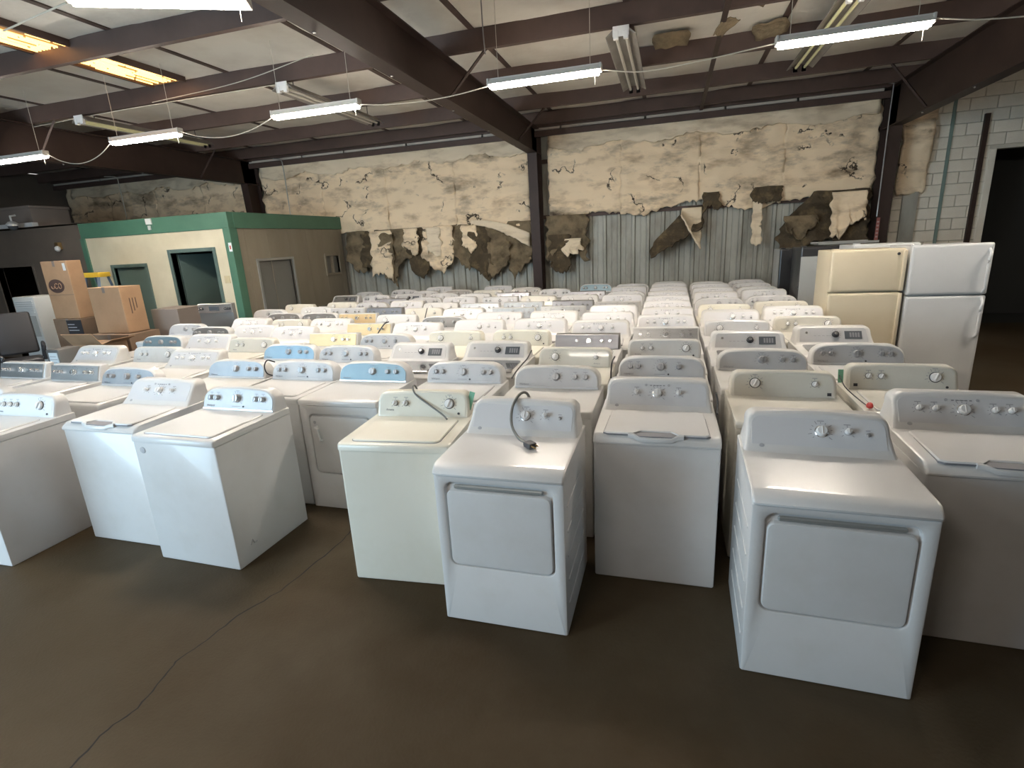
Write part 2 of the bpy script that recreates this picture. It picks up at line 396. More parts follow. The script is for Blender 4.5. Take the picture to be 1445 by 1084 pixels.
# painted block wall right of the frame, with a dark loading doorway
wall_right = struct(bx('wall_right', 3.95, 5.46, YW+.02, YW+.22, 0, ZP1, MORTAR))
bx('lintel_core', 5.46, XR, YW+.02, YW+.22, 3.14, ZP1, MORTAR, wall_right)
bm_ = B().box(0, .388, 0, .05, 0, .19, .006, 1).mesh('block', BLOCKM)
hb_ = B().box(0, .188, 0, .05, 0, .19, .006, 1).mesh('block', BLOCKM)
for r in range(22):
    z = r*.2+.005; x = 3.98
    end = 5.46 if z < 3.1 else 8.0
    if r % 2: link('block', hb_, wall_right, Matrix.Translation((x, YW-.02, z))); x += .2
    while x < end-.15:
        if end-x < .39:
            link('block', hb_, wall_right, Matrix.Translation((x, YW-.02-random.uniform(0, .004), z))); x += .2
        else:
            link('block', bm_, wall_right, Matrix.Translation((x, YW-.02-random.uniform(0, .004), z))); x += .4
bx('door_jamb', 5.36, 5.47, YW-.04, YW+.5, 0, 3.14, BLOCKM, wall_right, .01, 1)
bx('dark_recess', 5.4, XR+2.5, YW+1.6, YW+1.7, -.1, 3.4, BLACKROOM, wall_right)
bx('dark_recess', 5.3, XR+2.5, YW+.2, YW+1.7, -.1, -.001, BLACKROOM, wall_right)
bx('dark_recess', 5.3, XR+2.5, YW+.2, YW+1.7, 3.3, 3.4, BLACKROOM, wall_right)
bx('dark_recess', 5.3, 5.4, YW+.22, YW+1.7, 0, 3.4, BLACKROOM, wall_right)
bx('guide_rail', 5.20, 5.27, YW-.09, YW-.03, 0, 3.72, BEAM, wall_right)
bx('painted_pipe', 4.72, 4.77, YW-.05, YW-.03, 1.2, 4.1, mat('faded_green_streak', (.20, .28, .25), .7), wall_right)
ragged('insulation_blanket', 3.98, 4.44, 3.72, lambda x: 2.48, YW-.12, INSUL, wall_right, 12, 16, .10, 120, .05, thick=.06)
ragged('insulation_blanket', 3.98, 4.48, 4.2, lambda x: 3.70, YW-.10, INSUL, wall_right, 12, 10, .08, 121, .04, thick=.05)
bx('metal_post', 4.12, 4.36, YW-.10, YW-.05, 0, 2.5, RIBM, wall_right)
# side wall far right so the bay closes
struct(bx('wall_side', XR, XR+.15, YF, YW+1.7, 0, ZP1, BRWNW))
struct(bx('wall_left', XL-.15, XL, YF, YW+.3, 0, ZP1, BRWNW))
# wall behind the camera with the loading-door opening towards the left
wf = struct(bx('wall_front', -4.6, XR, YF-.15, YF, 0, ZP1+.1, BRWNW))
bx('wall_header', -12.5, -4.6, YF-.15, YF, 3.9, ZP1+.1, BRWNW, wf)
bx('wall_pier', XL, -12.5, YF-.15, YF, 0, ZP1+.1, BRWNW, wf)

# ------------------------------------------------------------------ office box (cream and green)
OX, OY, OT = -7.85, 8.28, 2.81
def wall_with_openings(name, u0, u1, z1, ops, fn, m, parent):
    """vertical slab strips around rectangular openings; fn(u0,u1,z0,z1)->box bounds"""
    g = B(); us = sorted({u0, u1, *[o[0] for o in ops], *[o[1] for o in ops]})
    for a, c in zip(us, us[1:]):
        spans = [(0, z1)]
        for o in ops:
            if o[0] <= a and c <= o[1]:
                new = []
                for s0, s1 in spans:
                    if o[2] > s0: new.append((s0, min(s1, o[2])))
                    if o[3] < s1: new.append((max(s0, o[3]), s1))
                spans = new
        for s0, s1 in spans:
            if s1-s0 > .001: g.box(*fn(a, c, s0, s1))
    return link(name, g.mesh(name, m, 0), parent)
office = struct(wall_with_openings('wall_office', -11.58, OX, OT-.28, [(-9.35, -8.32, 0, 2.13), (-10.91, -10.08, 0, 1.9)], lambda a, c, s0, s1: (a, c, OY, OY+.12, s0, s1), OFFW, None))
wall_with_openings('side_paneling', OY+.12, YW-.15, OT-.28, [(8.87, 9.88, .8, 1.89), (11.08, 11.6, 1.5, 1.9)], lambda a, c, s0, s1: (OX-.12, OX, a, c, s0, s1), TANW, office)
y = OY+.35
while y < 11.7:
    bx('panel_batten', OX-.002, OX+.004, y, y+.012, 0, OT-.28, TANW, office); y += .61
bx('fascia_board', -11.58, OX+.02, OY-.025, OY+.12, OT-.29, OT, GREEN, office, .004, 1)
bx('fascia_board', OX-.12, OX+.03, OY+.12, YW-.15, OT-.29, OT, GREEN, office, .004, 1)
bx('corner_post', OX-.13, OX+.03, OY-.03, OY+.16, 0, OT-.29, GREEN, office, .004, 1)
bx('corner_post', -11.62, -11.50, OY-.03, OY+.1, 0, OT-.29, GREEN, office, .004, 1)
bx('roof_board', -11.6, OX, OY, YW-.15, OT-.03, OT-.005, CARDG, office)
def door_frame(x0, x1, z1):
    for a, c, s0, s1 in ((x0-.07, x0, 0, z1+.07), (x1, x1+.07, 0, z1+.07), (x0, x1, z1, z1+.07)):
        bx('door_frame', a, c, OY-.02, OY+.14, s0, s1, GREEND, office, .004, 1)
door_frame(-9.35, -8.32, 2.13); door_frame(-10.91, -10.08, 1.9)
d_ = B().box(0, .98, 0, .04, .01, 2.1, .004, 1).mesh('door_leaf', GREEND)
link('door_leaf', d_, office, Matrix.Translation((-9.34, OY+.15, 0))@Matrix.Rotation(R(72), 4, 'Z'))
bx('door_leaf', -10.90, -10.09, OY+.05, OY+.09, .01, 1.89, GREEND, office, .004, 1)
bx('inner_wall', -11.5, OX-.15, OY+2.2, OY+2.3, 0, OT-.3, BRWNW, office)
for y0, y1, z0, z1 in ((8.87, 9.88, .8, 1.89), (11.08, 11.6, 1.5, 1.9)):
    for a, c, s0, s1 in ((y0-.05, y0, z0-.05, z1+.05), (y1, y1+.05, z0-.05, z1+.05), (y0, y1, z1, z1+.05), (y0, y1, z0-.05, z0)):
        bx('window_frame', OX-.10, OX+.025, a, c, s0, s1, TANW if z0 > 1 else ALU, office, .003, 1)
    bx('window_pane', OX-.06, OX-.05, y0, y1, z0, z1, GLASS, office)
bx('window_mullion', OX-.08, OX+.02, 11.32, 11.36, 1.5, 1.9, TANW, office)
bx('wall_plate', -9.76, -9.62, OY-.05, OY-.024, 2.69, 2.80, WHITEP, office, .005)
bx('wall_plate', -9.73, -9.67, OY-.05, OY-.024, 2.59, 2.67, WHITEP, office, .005)
bx('light_switch', -8.16, -8.04, OY-.015, OY+.001, 1.52, 1.66, mat('beige_plate', (.55, .47, .30), .5), office, .003)
bx('paper_notice', OX-.05, OX+.02, OY-.034, OY-.03, 2.10, 2.26, PAPER, office)
bx('notice_print', OX-.03, OX, OY-.036, OY-.034, 2.14, 2.21, RED, office)
# brown partition to the left with a dark doorway
part_wall = struct(wall_with_openings('wall_partition', XL, -11.62, 2.83, [(-14.4, -13.25, 0, 2.03)], lambda a, c, s0, s1: (a, c, OY, OY+.12, s0, s1), BRWNW, None))
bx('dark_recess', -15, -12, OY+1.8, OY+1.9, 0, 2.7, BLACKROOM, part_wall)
bx('partition_roof', XL, -11.62, OY, YW-.2, 2.80, 2.84, BRWNW, part_wall)
for a, c, s0, s1 in ((-14.46, -14.4, 0, 2.09), (-13.25, -13.19, 0, 2.09), (-14.4, -13.25, 2.03, 2.09)):
    bx('door_frame', a, c, OY-.02, OY+.13, s0, s1, BRWNW, part_wall, .004, 1)

# ------------------------------------------------------------------ appliances
W_ = .686
def knob(kind, r):
    b = B(); n = 20
    if kind == 'wp':
        b.lathe([(r*1.08, 0), (r*1.08, .004), (r, .007), (r*.94, .024), (r*.80, .029)], n, 0)
        b.box(-r*.12, r*.12, -r*.78, r*.78, .028, .033, .002, 1, 0); ms = [KGREY]
    elif kind == 'ge':
        b.lathe([(r*1.22, 0), (r*1.2, .004), (r*1.04, .007)], n, 1)
        b.lathe([(r*1.0, .006), (r*.92, .026), (r*.80, .030)], n, 0)
        b.box(-r*.10, r*.10, -r*.74, r*.74, .029, .034, .002, 1, 0); ms = [KWHITE, CHROME]
    elif kind == 'am':
        b.lathe([(r*1.16, 0), (r*1.16, .003), (r*1.0, .004)], n, 1)
        b.lathe([(r*1.0, .003), (r*.97, .016), (r*.86, .020)], n, 0)
        b.box(-r*.22, r*.22, -r*.85, r*.85, .018, .030, .004, 1, 0, Matrix.Rotation(R(-25), 4, 'Z')); ms = [KWHITE, DARK]
    elif kind == 'mt':
        b.lathe([(r*1.12, 0), (r*1.12, .004), (r, .006), (r*.95, .026), (r*.82, .030)], n, 0)
        b.box(-r*.1, r*.1, -r*.7, r*.7, .029, .033, .002, 1, 0); ms = [CHROME]
    else:
        b.lathe([(r*1.15, 0), (r*1.15, .004), (r, .006), (r*.92, .026), (r*.75, .030)], n, 0)
        b.lathe([(r*.55, .0305), (r*.5, .032)], n, 1); ms = [DARK, CHROME]
    return b.mesh('knob', ms)
def ticks(cx, cy, r, n=11, a0=-50, a1=230, ln=.010, b=None):
    for i in range(n):
        a = R(a0+(a1-a0)*i/(n-1))
        M = Matrix.Translation((cx, cy, 0))@Matrix.Rotation(a, 4, 'Z')
        l2 = ln*(1.6 if i % 3 == 0 else .8)
        b.box(r, r+l2, -.0012, .0012, 0, .0006, M=M)
def small_print(b, cx, cy, wd, h=.003):
    b.box(cx-wd/2, cx+wd/2, cy-h/2, cy+h/2, 0, .0006)

RECIPES = {}
def recipe(typ, dry, d, bodyM, panelM, hi):
    key = (typ, dry, d, bodyM.name, panelM.name, hi)
    if key in RECIPES: return RECIPES[key]
    parts = []                                   # (name, mesh, matrix, parent index or None, label)
    def add(name, me, M=None, par=None, label=None):
        parts.append((name, me, M or Matrix(), par, label)); return len(parts)-1
    fam = typ[:2]
    ge = fam in ('ge', 'dg')
    hz = .872
    # cabinet
    b = B(); k = 5
    def ring(w, z0, z1, r, y, cx=0): return [(x, y, z) for x, z in rrect(w, z1-z0, r, k, cx, (z0+z1)/2)]
    if dry:
        top = .835 if fam == 'ge' else .80
        pw = .575 if fam == 'ge' else .545
        zb = .345 if fam == 'ge' else .30
        rings = [ring(W_, 0, hz, .004, d), ring(W_, 0, hz, .006, .012), ring(W_-.006, .003, hz-.003, .008, .003), ring(W_-.016, .006, hz-.006, .010, 0),
                 ring(pw+.012, zb-.006, top+.006, .05, 0), ring(pw, zb, top, .045, .004), ring(pw-.012, zb+.006, top-.006, .04, .026)]
        b.loft(rings, 0, True, True)
        add('cabinet', b.mesh('cabinet', bodyM))
        tg = .035 if fam == 'ge' else .006
        dz0, dz1, dw = zb+.010, top-.010-tg, pw-.022
        b = B()
        b.loft([ring(dw, dz0, dz1, .036, .026), ring(dw, dz0, dz1, .036, .004), ring(dw-.008, dz0+.004, dz1-.004, .033, -.002), ring(dw-.03, dz0+.015, dz1-.015, .03, -.004)], 0, False, True)
        di = add('door', b.mesh('door', bodyM))
        if fam == 'ge':
            b = B().box(-dw/2+.04, dw/2-.04, .006, .024, dz1+.006, dz1+.028, .006, 1)
            add('door_grip', b.mesh('door_grip', ALU), None, di, 'shadowed metal finger grip along the door top')
            for s in (-1, 1):
                b = B()
                for q, (z, a0, a1) in enumerate(((.70, .10, d-.10), (.56, .06, d-.10), (.42, .06, d-.10), (.28, .06, d-.10), (.14, .10, d-.10))):
                    pass
                rib = B().box(-.004, .004, .06, d-.12, -.007, .007, .003, 1).mesh('side_rib', bodyM)
                for z in (.72, .58, .44, .30, .16):
                    add('side_rib', rib, Matrix.Translation((s*W_/2, 0, z)))
        else:
            b = B().tube([(-dw/2+.06, -.004, .70), (-dw/2+.06, -.03, .70), (-dw/2+.085, -.035, .69), (-dw/2+.09, -.035, .60), (-dw/2+.09, -.004, .585)], .009, 8)
            add('door_handle', b.mesh('door_handle', KWHITE), None, di, 'white door handle')
            b = B().lathe([(.013, 0), (.013, .004)], 12)
            add('plug_button', b.mesh('plug_button', INKL), Matrix.Translation((-dw/2+.045, -.002, dz1-.05))@Matrix.Rotation(R(90), 4, 'X'), di)
    else:
        b.loft([ring(W_, 0, hz, .005, d), ring(W_, 0, hz, .008, .012), ring(W_-.006, .003, hz, .010, .003), ring(W_-.018, .008, hz, .012, 0)], 0, True, True)
        add('cabinet', b.mesh('cabinet', bodyM))
    # top panel
    hw = W_/2+.002
    if ge:
        prof = [(-.012, hz+.002), (-.014, hz+.012), (.0, hz+.030), (.035, hz+.048), (.06, hz+.052), (d, hz+.060), (d, hz+.002)]
    else:
        prof = [(-.010, hz+.002), (-.011, hz+.028), (-.006, hz+.038), (.006, hz+.044), (.05, hz+.046), (d, hz+.048), (d, hz+.002)]
    def pring(x, s): 
        zc = hz+.01
        return [(x, y+(s if y < .02 else 0), zc+(z-zc)*(1-6*s)) for y, z in prof]
    b = B().loft([pring(-hw, .014), pring(-hw+.004, .006), pring(-hw+.014, 0), pring(hw-.014, 0), pring(hw-.004, .006), pring(hw, .014)], 0, True, True)
    tp = add('top_panel', b.mesh('top_panel', bodyM))
    zt = hz+(.054 if ge else .046)
    # lid
    if not dry:
        yb = d-(.235 if ge else .185)
        lw = .275 if fam != 'wp' else .290
        if typ == 'dg':
            b = B().loft([[(x, y, zt-.004) for x, y in rrect(2*lw, yb-.045, .04, 5, 0, (yb+.045)/2)], [(x, y, zt+.012) for x, y in rrect(2*lw, yb-.045, .04, 5, 0, (yb+.045)/2)]], 0, False, True)
            li = add('lid', b.mesh('lid', GLASSLID), None, None, 'dark glass washer lid')
            b = B().box(-lw-.02, lw+.02, .02, .045, zt-.002, zt+.016, .004, 1)
            add('lid_trim', b.mesh('lid_trim', CHROME), None, li)
        else:
            if ge:
                poly = [(-lw+.03, yb), (-lw, yb-.03), (-lw-.012, .035), (-lw+.01, .018), (-.125, .018), (-.085, .062), (.085, .062), (.125, .018), (lw-.01, .018), (lw+.012, .035), (lw, yb-.03), (lw-.03, yb)]
            else:
                poly = rrect(2*lw, yb-.035, .035, 5, 0, (yb+.035)/2)
            poly = list(poly)
            b = B().prism(poly, zt-.006, zt+.010, 0, .006)
            li = add('lid', b.mesh('lid', bodyM))
            # shadow gap round the lid, painted as a thin dark strip
            g = B(); o2 = [(x*1.012, (y-yb/2)*1.014+yb/2) for x, y in poly]
            g.prism(o2, zt-.006, zt+.0016)
            add('lid_gasket', g.mesh('lid_gasket', INK_SHADE), None, li, 'grey shadow gap round the lid')
            if ge:
                g = B().prism([(-.122, .012), (-.086, .063), (.086, .063), (.122, .012), (.085, -.008), (-.085, -.008)], zt-.010, zt+.0025)  # dark plate painted in as the shade of the finger recess
                add('lid_recess', g.mesh('lid_recess', INK_SHADE, 0), None, li, 'shaded finger recess in the lid front')
                up_ = [(-.15, .012, zt+.006), (-.118, .008, zt+.004), (-.085, -.010, zt-.006), (0, -.013, zt-.008), (.085, -.010, zt-.006), (.118, .008, zt+.004), (.15, .012, zt+.006)]
                g = B().loft([[(x, y+.010, z+.002), (x, y, z+.004), (x, y-.008, z-.004), (x, y-.007, z-.022), (x, y+.008, z-.024)] for x, y, z in up_], 0, True, True)
                add('lid_handle', g.mesh('lid_handle', bodyM, 60), None, li, 'dipped front lip of the lid')
    # console
    if fam == 'ge': y0, z0, h, lean, chw, rx, ry = d-.215, zt-.002, .172, .78, .318, .055, .05
    elif fam == 'dg': y0, z0, h, lean, chw, rx, ry = d-.205, zt-.002, .158, .75, .315, .05, .05
    elif fam == 'wp': y0, z0, h, lean, chw, rx, ry = d-.135, zt-.002, .158, .36, .325, .125, .085
    elif fam == 'am': y0, z0, h, lean, chw, rx, ry = d-.135, zt-.002, .156, .34, .318, .055, .055
    else: y0, z0, h, lean, chw, rx, ry = d-.13, zt-.002, .150, .30, .325, .006, .006
    b = B(); rings = []
    zs = [0, .01] + [h*.25*i for i in (1, 2)] + [h-ry+ry*math.sin(R(90*i/7)) for i in range(8)]
    zs = sorted({round(z, 5) for z in zs if z <= h})
    crown = .010 if fam in ('wp', 'ge', 'am') else 0
    def hwz(z):
        base = chw + (.016*max(0, 1-z/(h*.5)) if ge else .004*max(0, 1-z/h))
        if z > h-ry:
            q = min(1, (z-(h-ry))/ry); base = chw-rx*(1-math.sqrt(max(0, 1-q*q)))
        return base
    for z in zs:
        a = hwz(z); er = min(.02, a*.1); f = y0+lean*z - (.02*max(0, 1-z/.02) if ge else 0)
        top_soft = .010*max(0, (z-(h-.012))/.012)
        f += top_soft
        dl = d-.004
        rg = [(-a, dl, z0+z)]
        for i in range(4):
            t = R(90*i/3); rg.append((-a+er*(1-math.cos(t)), f+er*(1-math.sin(t)), z0+z))
        for i in range(3):
            x = (-a+er)+(2*a-2*er)*(i+1)/4; rg.append((x, f, z0+z+ (crown*(1-(x/a)**2) if z > h-.02 else 0)))
        for i in range(4):
            t = R(90*(3-i)/3); rg.append((a-er*(1-math.cos(t)), f+er*(1-math.sin(t)), z0+z))
        rg.append((a, dl, z0+z)); rings.append(rg)
    b.loft(rings, 0, True, True)
    ci = add('console', b.mesh('console', DARKP if (fam == 'mt' and panelM is STEELD) else bodyM, 40))
    nrm = math.hypot(lean, 1); t = Vector((0, lean/nrm, 1/nrm)); nv = Vector((0, -1/nrm, lean/nrm))
    FR = Matrix(((1, 0, 0, 0), (0, t.y, nv.y, y0), (0, t.z, nv.z, z0), (0, 0, 0, 1)))
    H = h*nrm
    def on(u, v, e=0.): return FR@Matrix.Translation((u, v, e))
    # face plate
    if fam == 'wp':
        pl = [(x, y+.022) for x, y in arch(chw-.012, H-.034, rx-.01, ry, .008)]
        b = B().prism(pl, -.002, .003, 0, .001); add('control_panel', b.mesh('control_panel', panelM), on(0, 0), ci, 'metallic control panel')
        b = B().box(-chw+.006, chw-.006, .008, .019, -.002, .005, .002, 1); add('trim_strip', b.mesh('trim_strip', CHROME if hi else PALE), on(0, 0), ci, 'bright trim strip')
        e = .003
    elif fam == 'mt':
        b = B().box(-chw+.003, chw-.012, .008, H-.006, -.002, .006, .002, 1); add('control_panel', b.mesh('control_panel', panelM), on(0, 0), ci, 'brushed metal control panel')
        e = .006
    elif fam == 'dg':
        pl = [(-chw+.03, .02), (chw-.03, .02), (chw-.042, H-.035), (chw-.06, H-.018), (-chw+.06, H-.018), (-chw+.042, H-.035)]
        b = B().prism(pl, -.002, .003, 0, .001); add('control_panel', b.mesh('control_panel', panelM), on(0, 0), ci, 'grey control panel with display')
        e = .003
    elif fam == 'ge':
        pl = [(x, y+.012) for x, y in arch(chw-.022, H-.036, .045, .045, .006, .01)]
        b = B().prism(pl, -.002, .002, 0, .001); add('control_panel', b.mesh('control_panel', PALE if bodyM is not CREAM else bodyM), on(0, 0), ci, 'pale control panel')
        e = .002
    else:
        pl = [(x, y+.010) for x, y in arch(chw-.018, H-.026, .045, .045, .006, .008)]
        b = B().prism(pl, -.002, .002, 0, .001); add('control_panel', b.mesh('control_panel', bodyM), on(0, 0), ci)
        e = .002
    v = H*.56
    K = {'wp5': [(-.245, 0), (-.185, 0), (-.005, 1), (.165, 0), (.225, 0)], 'wp4': [(-.235, 0), (-.175, 0), (-.005, 1), (.13, 0)], 'wp3': [(.0, 1), (.145, 0), (.222, 0)],
         'ge3': [(-.13, 0), (.0, 1), (.13, 0)], 'ge5': [(-.20, 0), (-.125, 0), (.0, 1), (.135, 0), (.205, 0)], 'ge4': [(-.19, 0), (-.12, 0), (.01, 1), (.14, 0)], 'ged': [(.02, 1), (.135, 0)],
         'am_w': [(-.19, 0), (-.115, 0), (.19, 2)], 'am_3': [(-.20, 0), (-.13, 0), (-.06, 0), (.18, 2)], 'am_d': [(-.17, 2), (.19, 0)],
         'mt5': [(-.25, 0), (-.175, 0), (-.0, 1), (.165, 0), (.24, 0)], 'mt4': [(-.10, 0), (.02, 1), (.15, 0), (.23, 0)], 'mt3': [(.02, 1), (.15, 0), (.215, 0)],
         'dg': [(.02, 3)]}[typ]
    sm = knob(fam, {'wp': .019, 'ge': .0145, 'am': .017, 'mt': .016, 'dg': .02}[fam]); bg_ = knob(fam, {'wp': .029, 'ge': .026, 'am': .03, 'mt': .026, 'dg': .027}[fam])
    marks = B()
    for u, s in K:
        vv = v if not (fam == 'ge' and s == 0) else v+.004
        add('knob', bg_ if s else sm, on(u, vv, e), ci)
        rr_ = {0: .024, 1: .042, 2: .042, 3: .036}[s]
        ticks(u, vv, rr_, 11 if s else 7, -40, 220, .011 if s else .007, marks)
        small_print(marks, u, vv+rr_+.014, .03)
    if fam == 'ge' and not dry:
        for i in range(5): small_print(marks, -.04+.02*i, H-.040, .012, .006)
        for u in (-.07, .07):
            add('indicator', B().lathe([(.008, 0), (.008, .003)], 12).mesh('indicator', INKL), on(u, H-.038, e), ci)
    if typ == 'ged':
        add('start_button', B().lathe([(.011, 0), (.010, .008), (.006, .010)], 14).mesh('start_button', KGREY), on(.222, v-.006, e), ci)
        small_print(marks, .222, v+.016, .02)
    if fam == 'am' and typ != 'am_d': add('start_button', B().lathe([(.008, 0), (.008, .004)], 12).mesh('start_button', DARK), on(.255, .028, e), ci)
    if typ in ('wp5', 'wp4'):
        add('start_button', B().lathe([(.007, 0), (.007, .004)], 10).mesh('start_button', DARK), on(.055, .036, e), ci); small_print(marks, -.01, .036, .08)
    if fam == 'ge':
        add('emblem', B().lathe([(.012, 0), (.012, .002), (.007, .003)], 16).mesh('emblem', [INKL]), on(-.25, .034, e), ci, 'small round grey maker emblem')
    if fam == 'wp': add('lettering', text_mesh('Whirlpool', .018, INK_SHADE), on(-.285, .030, e+.0008), ci)
    if typ == 'dg':
        add('display', B().box(.095, .235, H*.34, H*.74, 0, .003, .001, 1).mesh('display', SCREEN), on(0, 0, e), ci, 'dark rectangular display')
        seg = B()
        for i in range(4): seg.box(.135+.022*i, .150+.022*i, H*.42, H*.66, .003, .0036)
        add('display_digits', seg.mesh('display_digits', INK_SHADE), on(0, 0, e), len(parts)-1)
        add('power_button', B().lathe([(.011, 0), (.011, .003)], 12).mesh('power_button', CHROME), on(-.22, H*.66, e), ci)
        for i in range(4): small_print(marks, -.15+.035*i, H*.5, .02)
    add('printed_marks', marks.mesh('printed_marks', INK_SHADE if fam != 'mt' else DARKP, 0), on(0, 0, e), ci)
    info = dict(parts=parts, on=on, e=e, ci=ci, H=H, FR=FR, zt=zt, d=d)
    RECIPES[key] = info
    return info

def appliance(typ, dry, loc, rz, label, group=None, d=.66, body=ENAMEL, panel=SILVERP, hi=False, logo=None):
    rc = recipe(typ, dry, d, body, panel, hi)
    t = thing('clothes_dryer' if dry else 'washing_machine', label, 'dryer' if dry else 'washing machine', loc, rz, group)
    objs = []
    inv = []
    for name, me, M, par, lab in rc['parts']:
        P = objs[par] if par is not None else t
        M2 = M if par is None else inv[par].inverted()@M
        o = link(name, me, P, M2)
        if lab: o['label'] = lab
        if name in ('printed_marks', 'display_digits'): o['kind'] = 'stuff'
        objs.append(o); inv.append(M)
    if logo:
        s, u, v = logo
        if s == 'sq':
            o = link('emblem', B().box(-.012, .012, -.010, .010, 0, .0015).mesh('emblem', DARK, 0), objs[rc['ci']], rc['on'](u, v, rc['e'])); o['label'] = 'small dark square maker emblem'
        else: link('lettering', text_mesh(s, .020, INK_SHADE), objs[rc['ci']], rc['on'](u, v, rc['e']+.0008))
    return t, objs, rc

APP = []
ORD = ['first', 'second', 'third', 'fourth', 'fifth', 'sixth', 'seventh', 'eighth', 'ninth', 'tenth', 'eleventh', 'twelfth', 'thirteenth']
# front machines, placed one by one: (type, dryer, x centre, y front, yaw deg, depth, body, panel, label)
def front(typ, dry, xl, y, a, **k):
    """xl,y = front left bottom corner"""
    c, s = math.cos(R(a)), math.sin(R(a))
    return appliance(typ, dry, (xl+c*W_/2, y+s*W_/2, 0), R(a), **k)
tA = front('ged', True, .366, 2.228, -1.3, d=.68, label='large white dryer standing nearest the camera at the right, closed rectangular door')
tB = front('ged', True, -1.146, 2.262, 0, d=.68, label='white dryer with a black power cord and plug draped over its top')
tC = front('ge3', False, -.393, 2.82, .4, d=.66, label='white top-load washer with three knobs standing between the two front dryers')
tD = front('am_w', False, -1.854, 2.476, 4.5, d=.62, body=CREAM, label='cream top-load washer with a grey cord hanging across its console', logo=('Amana', -.255, .042))
tE = front('wp5', False, -3.36, 2.39, -1, d=.68, hi=True, label='white five-knob washer at the left front with its scuffed right side exposed')
tF = front('ge3', False, -4.16, 2.50, 0, d=.66, label='white three-knob washer directly left of the scuffed five-knob front washer')
tH = front('am_3', False, -5.03, 2.05, 1.5, d=.66, label='white washer with three small knobs and one dial, cut by the left frame edge', logo=('Amana', -.26, .03))
tG = front('am_w', False, -5.80, 2.20, 0, d=.64, label='white washer barely showing at the extreme left frame edge')
tI = front('ge5', False, 1.16, 2.66, -1, d=.68, label='white five-knob washer in shadow at the right frame edge')
tK = front('am_d', True, .40, 3.17, 0, d=.66, body=CREAMW, label='ivory dryer with large left dial right behind the largest front dryer', logo=('sq', .275, .026))
tL = front('am_w', False, 1.15, 3.42, -1, d=.66, body=CREAMW, label='ivory washer with two knobs and right dial behind the shadowed five-knob washer', logo=('sq', -.265, .03))
tJ = front('wp3', True, -2.74, 3.26, 0, d=.66, panel=TEALP, hi=True, label='white dryer with dull blue panel and front door handle, behind the cream washer')

V = {'s': SILVERP, 'l': SLATEP, 'b': BLUEP, 't': TEALP, 'k': DARKP, 'e': STEEL, 'd': STEELD, 'c': SKYTINT, 'g': SILVERP}
